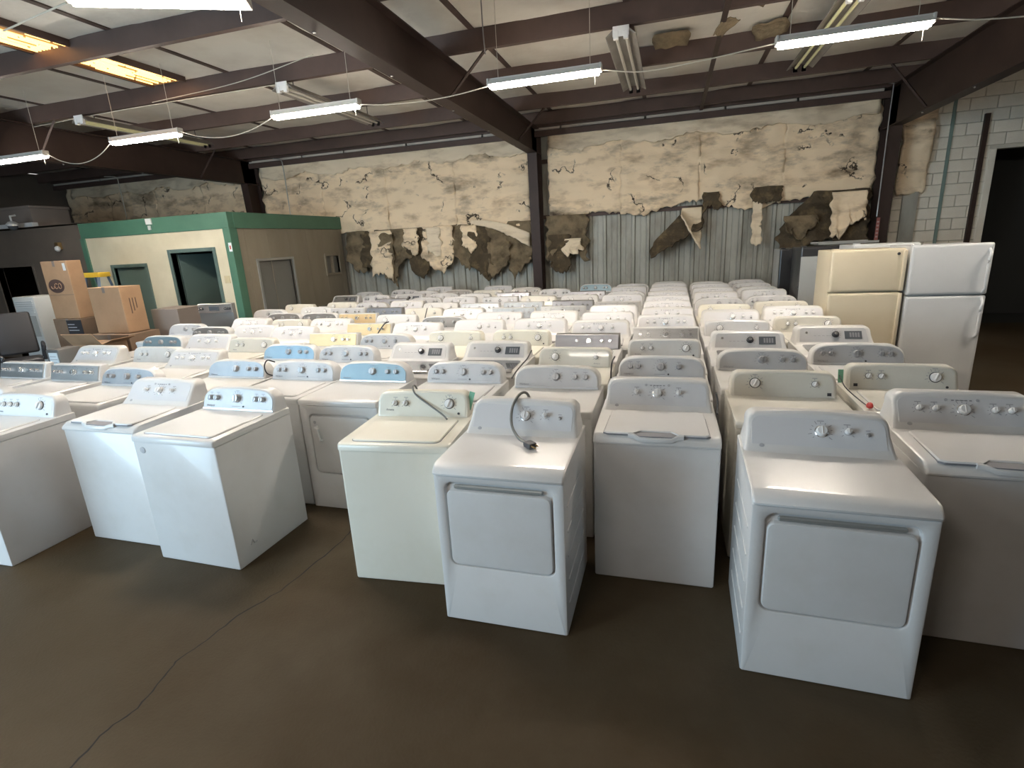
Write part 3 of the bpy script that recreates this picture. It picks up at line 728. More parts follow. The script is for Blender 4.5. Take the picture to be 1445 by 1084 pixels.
# columns counted from the refrigerators: (x, console y, type, panel code, body code)
COLS = [
 ('first', [(1.45, 4.72, 'wp5', 's', 'w'), (1.48, 5.56, 'dg', 's', 'w'), (1.42, 6.20, 'am_w', 's', 'w'), (1.40, 6.86, 'ge5', 's', 'w'), (1.40, 7.55, 'am_w', 's', 'w'), (1.39, 8.2, 'wp5', 's', 'w'), (1.38, 8.85, 'ge3', 's', 'w'), (1.38, 9.5, 'wp3', 's', 'w'), (1.38, 10.15, 'wp5', 's', 'w'), (1.40, 10.8, 'wp5', 's', 'w')]),
 ('second', [(.72, 4.42, 'wp3', 's', 'w'), (.71, 5.28, 'dg', 'g', 'w'), (.70, 5.98, 'am_d', 's', 'w'), (.70, 6.66, 'ged', 's', 'w'), (.71, 7.36, 'am_d', 's', 'c'), (.69, 8.02, 'wp3', 's', 'w'), (.70, 8.68, 'ge4', 's', 'w'), (.68, 9.33, 'ge5', 's', 'w'), (.68, 9.98, 'ge3', 's', 'w'), (.70, 10.64, 'wp5', 's', 'w')]),
 ('third', [(-.04, 4.18, 'wp4', 's', 'w'), (-.03, 4.91, 'am_w', 's', 'w'), (-.02, 5.62, 'mt5', 'e', 'w'), (-.03, 6.30, 'ge5', 's', 'w'), (-.02, 6.98, 'ge3', 's', 'w'), (-.02, 7.65, 'ge5', 's', 'w'), (-.01, 8.32, 'ge5', 's', 'w'), (0, 9.0, 'ge5', 's', 'w'), (.0, 9.68, 'ge3', 's', 'w'), (.02, 10.35, 'ge3', 's', 'w'), (.02, 11.02, 'wp5', 's', 'w')]),
 ('fourth', [(-.80, 3.81, 'wp3', 's', 'w'), (-.78, 4.50, 'am_d', 's', 'w'), (-.78, 5.26, 'mt4', 'd', 'w'), (-.73, 5.92, 'ge4', 's', 'w'), (-.72, 6.58, 'ged', 's', 'w'), (-.71, 7.24, 'ged', 's', 'w'), (-.72, 7.95, 'mt5', 'e', 'w'), (-.70, 8.60, 'ge3', 's', 'w'), (-.68, 9.25, 'wp5', 's', 'w'), (-.67, 9.99, 'ge3', 's', 'w'), (-.64, 10.73, 'wp5', 's', 'w')]),
 ('fifth', [(-1.58, 3.90, 'wp5', 's', 'w'), (-1.58, 4.76, 'dg', 's', 'w'), (-1.55, 5.43, 'am_w', 's', 'c'), (-1.47, 6.08, 'ge3', 's', 'w'), (-1.44, 6.74, 'ge3', 's', 'w'), (-1.46, 7.52, 'mt5', 'e', 'w'), (-1.44, 8.2, 'mt5', 'd', 'w'), (-1.45, 8.95, 'am_w', 's', 'w'), (-1.45, 9.62, 'mt5', 'd', 'w'), (-1.43, 10.95, 'wp5', 't', 'w')]),
 ('sixth', [(-2.33, 4.67, 'dg', 's', 'w'), (-2.28, 5.40, 'am_d', 's', 'c'), (-2.20, 6.06, 'ged', 's', 'w'), (-2.17, 6.72, 'ged', 's', 'w'), (-2.18, 7.43, 'mt5', 'l', 'w'), (-2.22, 8.13, 'mt5', 'l', 'w'), (-2.17, 8.93, 'am_d', 's', 'w'), (-2.12, 10.14, 'wp5', 's', 'w')]),
 ('seventh', [(-3.10, 3.86, 'wp5', 's', 'w'), (-3.07, 4.54, 'wp5', 's', 'w'), (-3.04, 5.21, 'wp4', 's', 'w'), (-2.96, 5.88, 'ge3', 's', 'w'), (-2.92, 6.56, 'wp5', 'k', 'w'), (-2.89, 7.23, 'ge3', 's', 'w'), (-2.92, 8.05, 'mt5', 'e', 'w'), (-2.88, 9.0, 'mt5', 's', 'w'), (-2.86, 9.7, 'mt5', 'd', 'w'), (-2.82, 10.6, 'wp5', 'k', 'w')]),
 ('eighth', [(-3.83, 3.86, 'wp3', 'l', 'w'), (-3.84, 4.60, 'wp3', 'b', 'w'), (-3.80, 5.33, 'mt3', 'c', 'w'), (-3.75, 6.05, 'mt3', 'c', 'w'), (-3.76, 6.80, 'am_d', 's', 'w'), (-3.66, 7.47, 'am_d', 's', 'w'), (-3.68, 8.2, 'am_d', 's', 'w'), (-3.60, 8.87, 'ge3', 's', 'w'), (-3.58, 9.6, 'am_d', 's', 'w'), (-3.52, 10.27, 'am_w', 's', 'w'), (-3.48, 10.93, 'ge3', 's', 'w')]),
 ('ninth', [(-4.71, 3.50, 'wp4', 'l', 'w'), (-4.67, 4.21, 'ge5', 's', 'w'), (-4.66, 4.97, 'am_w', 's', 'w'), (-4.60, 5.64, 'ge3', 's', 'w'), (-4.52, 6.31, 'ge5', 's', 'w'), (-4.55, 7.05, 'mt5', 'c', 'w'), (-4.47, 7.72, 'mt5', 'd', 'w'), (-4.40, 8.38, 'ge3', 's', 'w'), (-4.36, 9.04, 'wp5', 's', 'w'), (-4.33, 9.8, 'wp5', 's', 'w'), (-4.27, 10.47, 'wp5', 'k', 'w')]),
 ('tenth', [(-5.55, 3.62, 'mt5', 'e', 'w'), (-5.50, 4.42, 'am_w', 's', 'w'), (-5.38, 5.08, 'ge3', 's', 'w'), (-5.32, 5.74, 'ge3', 's', 'w'), (-5.30, 6.44, 'am_w', 's', 'w'), (-5.28, 7.10, 'wp5', 'k', 'w'), (-5.20, 7.76, 'mt5', 's', 'w'), (-5.14, 8.42, 'wp4', 's', 'w'), (-5.12, 9.08, 'mt5', 'd', 'w'), (-5.06, 9.75, 'dg', 'g', 'w'), (-5.0, 10.42, 'wp5', 's', 'w'), (-4.98, 11.08, 'ge3', 's', 'w')]),
 ('eleventh', [(-6.36, 3.66, 'mt5', 'e', 'w'), (-6.24, 4.37, 'ge5', 's', 'w'), (-6.15, 5.11, 'wp5', 't', 'w'), (-6.10, 5.80, 'wp5', 'k', 'w'), (-6.02, 6.46, 'ge3', 's', 'w'), (-5.98, 7.13, 'wp5', 'k', 'w'), (-5.91, 7.89, 'am_w', 's', 'w'), (-5.86, 8.59, 'am_d', 's', 'w'), (-5.78, 9.75, 'wp5', 's', 'w'), (-5.76, 10.9, 'wp5', 's', 'w')]),
 ('twelfth', [(-6.85, 6.09, 'wp3', 's', 'w'), (-6.70, 7.65, 'wp3', 's', 'w'), (-6.64, 8.39, 'am_d', 's', 'w'), (-6.55, 9.81, 'dg', 'k', 'w'), (-6.48, 10.55, 'wp5', 's', 'w')]),
]
LOOK = {'wp5': 'arched {p} five-knob console', 'wp4': 'arched {p} four-knob console', 'wp3': 'arched {p} three-knob console', 'ge3': 'sloped three-knob console', 'ge5': 'sloped five-knob console', 'ge4': 'sloped four-knob console',
        'ged': 'sloped two-knob console', 'am_w': 'dial at right', 'am_d': 'dial at left', 'mt5': 'square {p} five-knob panel', 'mt4': 'square {p} four-knob panel', 'mt3': 'square {p} three-knob panel', 'dg': 'digital display panel'}
PN = {'s': 'grey', 'l': 'slate', 'b': 'sky-blue', 't': 'dull-blue', 'k': 'dark', 'e': 'steel', 'd': 'dark-steel', 'c': 'champagne', 'g': 'grey'}
FRONTN = {'first': 2, 'second': 2, 'third': 1, 'fourth': 1, 'fifth': 1, 'sixth': 1, 'seventh': 1, 'eighth': 1, 'ninth': 1, 'tenth': 1, 'eleventh': 0, 'twelfth': 0}
COLOBJ = {}
dd = .645
SPOTS = []                                       # [x, y, col, index, type, panel, body]
for cn, items in COLS:
    prev = {'first': 4.08, 'second': 3.83}.get(cn, -9)
    for i, (x, yc, typ, pc, bc) in enumerate(items):
        gap = .055 if typ in ('wp3', 'am_d', 'mt3') else .034 if typ in ('ge3', 'ge4', 'ge5') else .020
        y = max(yc+.06-dd, prev+gap); prev = y+dd
        SPOTS.append([x, y, cn, i, typ, pc, bc])
FIXED = [(o[0].location.x, o[0].location.y) for o in (tA, tB, tC, tD, tE, tF, tH, tG, tI, tK, tL, tJ)]
for it in range(80):                             # ease neighbours apart sideways until no cabinets touch
    for p in range(len(SPOTS)):
        P = SPOTS[p]
        for q in range(p+1, len(SPOTS)):
            Q = SPOTS[q]; dx = Q[0]-P[0]
            if P[2] != Q[2] and abs(Q[1]-P[1]) < .70 and abs(dx) < .702:
                k = (.703-abs(dx))/2*(1 if dx > 0 else -1); P[0] -= k; Q[0] += k
        for fx, fy in FIXED:
            dx = P[0]-fx
            if abs(P[1]-fy) < .70 and abs(dx) < .70: P[0] += (.702-abs(dx))*(1 if dx > 0 else -1)
        if P[1]+dd > 6.85 and P[2] == 'first': P[0] = min(P[0], 1.41)
for x, y, cn, i, typ, pc, bc in SPOTS:
    dry = typ in ('wp3', 'ged', 'am_d', 'mt3')
    body = {'w': ENAMEL if (i+len(cn)) % 3 else ENAMEL_D, 'c': CREAM}[bc]
    if typ in ('am_w', 'am_d') and bc == 'w' and (i+len(cn)) % 2: body = CREAMW
    rowname = ORD[min(FRONTN[cn]+i, 12)]
    label = '%s %s, %s, %s from front in %s column from refrigerators' % ({'w': 'white', 'c': 'cream'}[bc], 'dryer' if dry else 'washer', LOOK[typ].format(p=PN[pc]), rowname, cn)
    lg = None
    if typ in ('am_w', 'am_d') and i < 3: lg = ('Amana', -.255 if typ == 'am_w' else .17, .03)
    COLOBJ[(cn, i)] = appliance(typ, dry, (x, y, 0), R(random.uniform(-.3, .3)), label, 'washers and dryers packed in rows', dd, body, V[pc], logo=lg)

# ------------------------------------------------------------------ cords on the machines
def sag(p0, p1, drop, n=14):
    p0, p1 = Vector(p0), Vector(p1)
    return [p0.lerp(p1, i/n)-Vector((0, 0, drop*4*(i/n)*(1-i/n))) for i in range(n+1)]
def bez(pts, n=10):
    """Catmull-Rom through the points"""
    P = [Vector(p) for p in pts]; P = [P[0]*2-P[1]]+P+[P[-1]*2-P[-2]]; out = []
    for i in range(1, len(P)-2):
        for k in range(n):
            t = k/n; a, b_, c, d = P[i-1], P[i], P[i+1], P[i+2]
            out.append(.5*((2*b_)+(-a+c)*t+(2*a-5*b_+4*c-d)*t*t+(-a+3*b_-3*c+d)*t**3))
    out.append(P[-2]); return out
def cord(label, pts, r=.004, m=RUBBER, nm='power_cord', n=10):
    b = B().tube(bez(pts, n), r, 7)
    return tag(link(nm, b.mesh(nm, m, 60)), label, 'cord')
# dryer plug and cord lying over the front dryer's deck
t = thing('plug_cord', 'thick black appliance cord ending in a three-prong plug on the dryer top', 'cord', (-.80, 2.6, 0))
def loc(p): return (p[0]+.80, p[1]-2.6, p[2])
pts = [(-.78, 3.0, .93), (-.80, 2.99, 1.05), (-.815, 2.95, 1.118), (-.84, 2.885, 1.125), (-.862, 2.80, 1.07), (-.84, 2.70, 1.0), (-.78, 2.62, .955), (-.715, 2.565, .950)]
link('cable', B().tube(bez([loc(p) for p in pts], 8), .0085, 8).mesh('cable', GREYCORD, 60), t)
PM = Matrix.Translation(loc((-.715, 2.565, .948)))@Matrix.Rotation(R(-40), 4, 'Z')
pb = B().box(-.01, .055, -.026, .026, -.016, .016, .012, 2); pl_ = link('plug', pb.mesh('plug', DARK), t, PM)
for yy, zz in ((-.014, .004), (.014, .004), (0, -.006)):
    link('prong', B().box(.05, .078, yy-.001, yy+.001, zz-.004, zz+.004).mesh('prong', BRASS, 0), pl_)
# thin cords
zc = 1.08
cord('grey cord hanging diagonally across the cream washer console', [(-1.64, 3.16, .98), (-1.645, 3.13, 1.08), (-1.64, 3.075, 1.10), (-1.60, 3.028, 1.06), (-1.50, 3.005, 1.0), (-1.40, 2.975, .95), (-1.345, 2.93, .932)], .006, GREYCORD)
cord('thin black cord beside the steel consoles near the left, standing upright', [(-3.48, 3.90, .92), (-3.475, 3.80, .97), (-3.475, 3.78, 1.04), (-3.478, 3.83, 1.085), (-3.48, 3.92, 1.05)], .006)
cord('thin black cord crossing between the two digital washers', [(-1.20, 4.60, 1.03), (-1.19, 4.40, 1.0), (-1.20, 4.25, .98), (-1.215, 4.1, .95), (-1.215, 3.98, .93)], .006)
cord('short black cord on the right shoulder of the three-knob front washer', [(.302, 3.40, 1.02), (.308, 3.34, .99), (.305, 3.28, .955), (.30, 3.22, .94)], .006)
cord('black cord leaning up behind the middle rows', [(-3.28, 6.7, 1.0), (-3.285, 6.75, 1.06), (-3.28, 6.82, 1.16)], .007)
cord('black cord lying over the champagne console', [(-3.47, 6.04, 1.09), (-3.50, 5.98, 1.07), (-3.55, 5.94, 1.0), (-3.57, 5.90, .95)], .008)
cord('black cord looped beside the four-knob grey console behind the middle washer', [(-.42, 4.05, .93), (-.415, 4.02, 1.0), (-.41, 4.05, 1.06), (-.40, 4.15, 1.08)], .006)
t = thing('capped_wire', 'thin dark wire ending in a small red cap, right of the ivory dryer', 'wire', (1.12, 3.5, 0))
link('wire', B().tube(bez([(-.02, .33, 1.04), (-.01, .22, .99), (.03, .10, .95), (.06, .0, .93)], 8), .0035, 6).mesh('wire', RUBBER, 60), t)
link('red_cap', B().lathe([(.004, 0), (.016, .006), (.02, .018), (.014, .034), (.004, .04)], 12).mesh('red_cap', RED), t, Matrix.Translation((.062, -.01, .922)))
# green masking tape strips stuck on two consoles
tag(link('green_tape', B().box(-.018, .018, -.0015, .0015, -.06, .06).mesh('green_tape', TAPE, 0), None, Matrix.Translation((-1.232, 3.075, 1.015))@Matrix.Rotation(R(-14), 4, 'X')@Matrix.Rotation(R(14), 4, 'Y')), 'strip of green tape on the cream washer console end', 'tape')
tag(link('green_tape', B().box(-.016, .016, -.0015, .0015, -.045, .045).mesh('green_tape', TAPE, 0), None, Matrix.Translation((1.148, 3.97, 1.0))@Matrix.Rotation(R(-12), 4, 'X')), 'strip of green tape on the ivory washer console left end', 'tape')
# scuffs on the left front washer's right side and its round badge
sc = B().tube([(0, 0, 0), (.002, .02, .03), (.002, .03, .0), (.002, .055, .0)], .004, 5)
o = link('scuff_mark', sc.mesh('scuff_mark', INKL), tE[0], Matrix.Translation((W_/2, .12, .12))); o['label'] = 'small dark dent low on the side'
o = link('badge', B().lathe([(.022, 0), (.022, .002), (.016, .003)], 18).mesh('badge', INKL), tE[0], Matrix.Translation((-.27, -.0005, .815))@Matrix.Rotation(R(90), 4, 'X')); o['label'] = 'round grey badge'

# ------------------------------------------------------------------ refrigerators
def fridge(label, x0, x1, yf, top, split, mb, md, depth=.68, handle='right', hm=None, cap=False, side=None, sbs=False):
    t = thing('refrigerator', label, 'refrigerator', ((x0+x1)/2, yf, 0))
    w = x1-x0; hw = w/2
    bx('body', -hw+.006, hw-.006, .075, depth, .02, top-.012, side or mb, t, .008)
    bx('kick_plate', -hw+.02, hw-.02, .06, .1, 0, .07, DARK, t)
    def door(a, c, z0, z1):
        b = B(); k = 5
        def rg(i, y): return [(x, y, z) for x, z in rrect(c-a-2*i, z1-z0-2*i, .018, k, (a+c)/2, (z0+z1)/2)]
        b.loft([rg(0, .07), rg(0, .02), rg(.004, .008), rg(.014, .001), rg(.03, -.002)], 0, True, True)
        return b.mesh('door', md)
    if sbs:
        ds = [link('door', door(-hw, -.006, .08, top), t), link('door', door(.006, hw, .08, top), t)]
        bx('door_edge_strip', -.006, .006, .0, .05, .08, top, ALU, t)
    else:
        ds = [link('freezer_door', door(-hw, hw, split+.006, top), t), link('door', door(-hw, hw, .08, split-.006), t)]
    hm = hm or md
    if handle == 'right' and not sbs:
        hx = hw-.045
        for dd_, z0, z1 in ((ds[0], split+.03, top-.06), (ds[1], split-.46, split-.03)):
            zz = [z0, z0+.05, z0+.12, z1-.12, z1-.05, z1]
            p = bez([(hx, .0, zz[0]), (hx, -.045, zz[1]), (hx-.012, -.055, zz[2]), (hx-.012, -.055, zz[3]), (hx, -.045, zz[4]), (hx, .0, zz[5])], 6)
            link('handle', B().tube(p, .014, 8).mesh('handle', hm), dd_)
    if handle == 'edge':
        link('handle', B().box(hw-.03, hw+.004, -.03, .03, split+.012, top-.02, .014, 2).mesh('handle', hm), ds[0])
        link('handle', B().box(hw-.03, hw+.004, -.03, .03, .5, split-.012, .014, 2).mesh('handle', hm), ds[1])
    for z in (top, ):
        bx('hinge_cap', -hw+.01, -hw+.08, .02, .09, z-.004, z+.014, mb, t, .004)
    if cap:
        o = link('badge', B().lathe([(.016, 0), (.016, .003), (.01, .004)], 14).mesh('badge', DARK), ds[0], Matrix.Translation((hw-.075, -.0025, top-.06))@Matrix.Rotation(R(90), 4, 'X')); o['label'] = 'small round dark badge'
    return t
fridge('tall white top-freezer refrigerator with curved right-hand handles, rightmost', 2.555, 3.30, 6.92, 1.735, 1.185, FRW, FRW)
fridge('bisque top-freezer refrigerator left of the white one', 1.785, 2.515, 6.95, 1.715, 1.235, FRC, FRC, .66, 'edge', cap=True)
fridge('white refrigerator mostly hidden behind the bisque one', 2.25, 2.98, 7.85, 1.74, 1.2, FRW, FRW, .64, 'none')
fridge('black refrigerator standing behind a leaning pale sheet', 1.90, 2.70, 9.02, 1.70, 1.1, FRB, FRB, .66, 'none')
fridge('black side-by-side refrigerator with pale grey side, farthest back', 1.80, 2.66, 10.05, 1.65, 1.0, FRB, FRB, .66, 'none', side=FRG, sbs=True)
t = thing('metal_sheet', 'pale dented appliance side sheet leaning on the black refrigerator', 'sheet', (2.0, 8.93, 0), 0)
link('panel', B().box(-.11, .16, -.01, .006, .0, 1.56, .004, 1).mesh('panel', FRG), t, Matrix.Rotation(R(-1.2), 4, 'X'))
link('folded_edge', B().box(.13, .17, -.03, .008, .0, 1.56, .003, 1).mesh('folded_edge', FRW), t, Matrix.Rotation(R(-1.2), 4, 'X'))
t = thing('metal_tray', 'flat grey metal tray lying on top of the black refrigerator', 'tray', (2.5, 9.2, 1.716))
link('pan', B().box(-.37, .42, -.12, .36, 0, .014, .003, 1).mesh('pan', ALU), t)
for a in ((-.37, .42, -.12, -.105), (-.37, .42, .345, .36)):
    link('rim', B().box(a[0], a[1], a[2], a[3], .01, .035, .003, 1).mesh('rim', ALU), t)
t = thing('wall_tag', 'small red printed tag strip hanging on the right steel column', 'tag', (3.615, 11.42, 1.68))
link('strip', B().box(-.028, .028, 0, .004, 0, .40, .001, 1).mesh('strip', mat('faded_red', (.30, .10, .09), .6)), t)
b = B()
for k in range(5): b.box(-.018, .018, -.001, .0, .05+.065*k, .08+.065*k)
link('print', b.mesh('print', mat('pink_print', (.45, .3, .28), .6), 0), t)

# ------------------------------------------------------------------ stainless range by the office door
t = thing('electric_range', 'stainless electric range with a clock display, by the office door', 'range', (-7.05, 6.28, 0), R(1))
bx('body', -.35, .35, .02, .64, .02, .90, DARK, t, .008)
bx('oven_door', -.345, .345, -.01, .03, .2, .74, STEELD, t, .008)
link('oven_handle', B().tube([(-.28, -.005, .70), (-.28, -.05, .70), (.28, -.05, .70), (.28, -.005, .70)], .012, 8).mesh('oven_handle', STEEL), t)
bx('cooktop', -.35, .35, -.02, .60, .90, .915, SCREEN, t, .004)
bg0 = link('backguard', B().box(-.34, .34, .57, .64, .915, 1.29, .008, 2).mesh('backguard', DARKP), t)
link('control_panel', B().box(-.335, .335, .555, .572, 1.14, 1.285, .004, 1).mesh('control_panel', STEEL), bg0)
link('display', B().box(-.11, .09, .549, .556, 1.175, 1.245, .002, 1).mesh('display', SCREEN), bg0)
kn = knob('dg', .02)
for u in (-.29, -.24, .22, .26, .30):
    link('knob', kn, bg0, Matrix.Translation((u, .555, 1.21))@Matrix.Rotation(R(90), 4, 'X'))

# ------------------------------------------------------------------ cartons and junk on the left
def carton(label, x0, x1, y0, y1, z0, z1, m, rz=0, flap=False, name='cardboard_box'):
    cx, cy = (x0+x1)/2, (y0+y1)/2
    t = thing(name, label, 'box', (cx, cy, z0), R(rz)); hx, hy, h = (x1-x0)/2, (y1-y0)/2, z1-z0
    bx('carton', -hx, hx, -hy, hy, 0, h, m, t, .006, 1)
    bx('seam_tape', -.03, .03, -hy-.001, hy+.001, h-.09, h+.001, CARDG, t)
    if flap:
        link('flap', B().box(-hx, hx, -.004, .004, 0, .22).mesh('flap', m, 0), t, Matrix.Translation((0, -hy, h))@Matrix.Rotation(R(35), 4, 'X'))
        link('flap', B().box(-.004, .004, -hy, hy, 0, .2).mesh('flap', m, 0), t, Matrix.Translation((hx, 0, h))@Matrix.Rotation(R(70), 4, 'Y'))
    return t, hx, hy, h
tb, hx, hy, h = carton('tall brown carton with a dark oval logo, stacked beside the doorway', -10.20, -9.60, 6.50, 6.74, 1.13, 2.09, CARD)
ov = B().loft([[(.185*math.cos(2*math.pi*i/28), 0, .115*math.sin(2*math.pi*i/28)) for i in range(28)], [(.185*math.cos(2*math.pi*i/28), -.0015, .115*math.sin(2*math.pi*i/28)) for i in range(28)]], cap0=True)
o = link('oval_logo', ov.mesh('oval_logo', CARDIN, 0), tb, Matrix.Translation((-.06, -hy, .55))); o['label'] = 'dark printed oval logo'
lg = B()
for cx, rx_, a0, a1 in ((-.085, .034, 180, 360), (.0, .034, 40, 330), (.085, .034, 0, 360)):
    lg.tube([(cx+rx_*math.cos(R(a0+(a1-a0)*i/12)), -.003, .045*math.sin(R(a0+(a1-a0)*i/12))) for i in range(13)], .005, 5)
link('logo_letters', lg.mesh('logo_letters', CARD), tb, Matrix.Translation((-.06, -hy, .55)))
link('shipping_label', B().box(.20, .26, -.002, 0, .80, .92).mesh('shipping_label', PAPER, 0), tb, Matrix.Translation((0, -hy, 0)))
link('fold_line', B().box(-hx, hx, -.002, 0, .40, .408).mesh('fold_line', CARDD, 0), tb, Matrix.Translation((0, -hy, 0)))
tb2, hx, hy, h = carton('brown carton under the tall logo carton', -10.24, -9.58, 6.48, 6.80, 0, 1.125, CARDD)
link('black_label', B().box(-.02, .33, -.003, 0, .86, 1.10).mesh('black_label', DARK, 0), tb2, Matrix.Translation((0, -hy, 0)))
b = B()
for k in range(3): b.box(.0, .24-.04*k, -.004, -.003, .92+.05*k, .935+.05*k)
link('label_lines', b.mesh('label_lines', INKL, 0), tb2, Matrix.Translation((0, -hy, 0)))
tb3, hx, hy, h = carton('large light brown carton standing tilted on a flattened box', -9.06, -8.38, 6.35, 6.72, .90, 1.64, CARD, 0)
ps = B()
for k in range(3): ps.box(-.001, .0015, -.06+.05*k, -.045+.05*k, .30+.04*k, .55)
o = link('rotated_print', ps.mesh('rotated_print', CARDIN, 0), tb3, Matrix.Translation((hx, 0, 0))); o['label'] = 'dark print running up the carton side'
tb5, _, _, _ = carton('open brown carton beneath the large tilted carton', -9.14, -8.28, 6.25, 6.80, 0, .89, CARDD, 0)
tb6, _, _, _ = carton('low open-flap carton in front of the carton pile', -8.70, -8.12, 5.68, 6.08, 0, .84, CARD, 3, True)
tb7, _, _, _ = carton('grey brown carton below the office window opening', -8.60, -8.02, 6.98, 7.5, 0, 1.20, CARDG, 1)
# step ladder
t = thing('step_ladder', 'blue stepladder with a yellow top cap behind the cartons', 'ladder', (-10.72, 7.75, 0))
link('top_cap', B().box(-.27, .22, -.12, .12, 1.76, 1.85, .012, 2).mesh('top_cap', YELLOW), t)
for sx in (-1, 1):
    link('front_rail', B().tube([(sx*.27, -.42, 0), (sx*.17, -.09, 1.77)], .032, 4).mesh('front_rail', BLUERAIL, 0), t)
    link('rear_rail', B().tube([(sx*.26, .45, 0), (sx*.17, .09, 1.77)], .024, 4).mesh('rear_rail', BLUERAIL, 0), t)
for k in range(5):
    z = .3+.3*k; f = z/1.77
    link('step', B().box(-.27+.1*f, .27-.1*f, -.42+.33*f-.05, -.42+.33*f+.05, z-.012, z+.012).mesh('step', ALU, 0), t)
# leaning grey panel
t = thing('leaning_sheet', 'tall grey metal panel leaning beside the stepladder', 'panel', (-10.52, 7.16, 0), R(3))
link('sheet', B().box(-.11, .12, 0, .03, 0, 1.46, .004, 1).mesh('sheet', ALU), t)
link('white_edge', B().box(-.14, -.11, -.01, .035, .0, 1.46, .004, 1).mesh('white_edge', FRW), t)
# white louvred cabinet
t = thing('louvred_cabinet', 'white louvred plastic cabinet left of the tall logo carton', 'cabinet', (-11.46, 6.85, 0))
bx('case', -.28, .28, 0, .5, 0, 1.49, WHITEP, t, .02)
for k in range(6): bx('louvre', -.23, .23, -.012, .004, 1.20+.04*k, 1.215+.04*k, FRW, t, .003, 1)
bx('grille', -.23, .23, -.008, .002, .75, 1.14, FRG, t)
t = thing('white_board', 'narrow white board standing behind the louvred cabinet', 'board', (-11.3, 7.46, 0))
bx('board', -.12, .12, 0, .03, 0, 1.80, FRW, t, .004)
# office chairs
def chair(label, x, y, rz):
    t = thing('office_chair', label, 'chair', (x, y, 0), R(rz))
    bx('seat', -.27, .27, -.26, .26, .44, .56, DARK, t, .05, 3)
    link('backrest', B().box(-.26, .26, -.05, .05, 0, .70, .05, 3).mesh('backrest', DARK), t, Matrix.Translation((0, .27, .60))@Matrix.Rotation(R(-10), 4, 'X'))
    for s in (-1, 1):
        link('armrest', B().tube(bez([(s*.29, .18, .52), (s*.31, .16, .74), (s*.31, -.05, .78), (s*.31, -.24, .75), (s*.29, -.20, .52)], 5), .026, 7).mesh('armrest', DARK), t)
    link('gas_column', B().lathe([(.03, .10), (.03, .44)], 12).mesh('gas_column', CHROME), t)
    for k in range(5):
        a = R(72*k); link('base_arm', B().tube([(0, 0, .12), (.30*math.cos(a), .30*math.sin(a), .07)], .022, 6).mesh('base_arm', DARK), t)
        link('caster', B().lathe([(.012, 0), (.03, .01), (.03, .05), (.012, .06)], 10).mesh('caster', DARK), t, Matrix.Translation((.30*math.cos(a), .30*math.sin(a), 0)))
    return t
chair('black padded office chair facing sideways in front of the louvred cabinet', -10.3, 5.90, 60)
chair('black office chair with curved arms nearest the left frame edge', -9.5, 4.75, 100)
# dark cabinet with a white sheet
t = thing('dark_cabinet', 'dark grey-blue appliance case with a white printed sheet taped on', 'cabinet', (-8.12, 5.3, 0))
bx('case', -.26, -.02, -.2, .1, 0, .88, DARKP, t, .01)
bx('paper_sheet', -.215, -.045, -.204, -.2, .55, .84, PAPER, t)
b = B()
for k in range(6): b.box(-.20, -.06-.02*(k % 2), -.206, -.204, .58+.04*k, .59+.04*k)
link('sheet_print', b.mesh('sheet_print', INKL, 0), t)
# on the partition: dome camera, spot, boards on the roof
t = thing('dome_camera', 'white dome security camera on a short bracket above the brown partition', 'camera', (-13.2, 8.1, 2.86))
link('bracket', B().tube([(0, .1, .22), (0, 0, .20), (0, 0, .08)], .02, 8).mesh('bracket', WHITEP), t)
link('mount', B().lathe([(.10, .0), (.11, .04), (.06, .09), (.02, .10)], 18).mesh('mount', WHITEP), t)
link('dome', B().lathe([(.085, 0), (.075, -.04), (.045, -.07), (.01, -.082)], 18).mesh('dome', SCREEN), t)
t = thing('wall_lamp', 'small yellowish wall lamp on the brown partition', 'lamp', (-12.25, 8.25, 2.36))
link('lamp_base', B().box(-.05, .05, -.05, .03, -.02, .12, .01).mesh('lamp_base', BRASS), t)
link('lamp_bulb', B().lathe([(.02, 0), (.05, -.03), (.05, -.08), (.02, -.11)], 12).mesh('lamp_bulb', KWHITE), t, Matrix.Translation((.03, -.06, .05)))
t = thing('stored_crate', 'dusty grey crate stored on the partition roof at the left edge', 'crate', (-13.9, 8.9, 2.85))
bx('crate', -.5, .55, -.3, .5, 0, .42, CARDG, t, .02)
bx('crate_lid', -.52, .57, -.32, .52, .40, .46, CARDG, t, .01)
t = thing('white_plank', 'white plank lying along the partition roof edge', 'plank', (-13.7, 8.4, 2.842))
bx('plank', -.9, .7, -.06, .06, 0, .09, FRW, t, .004)

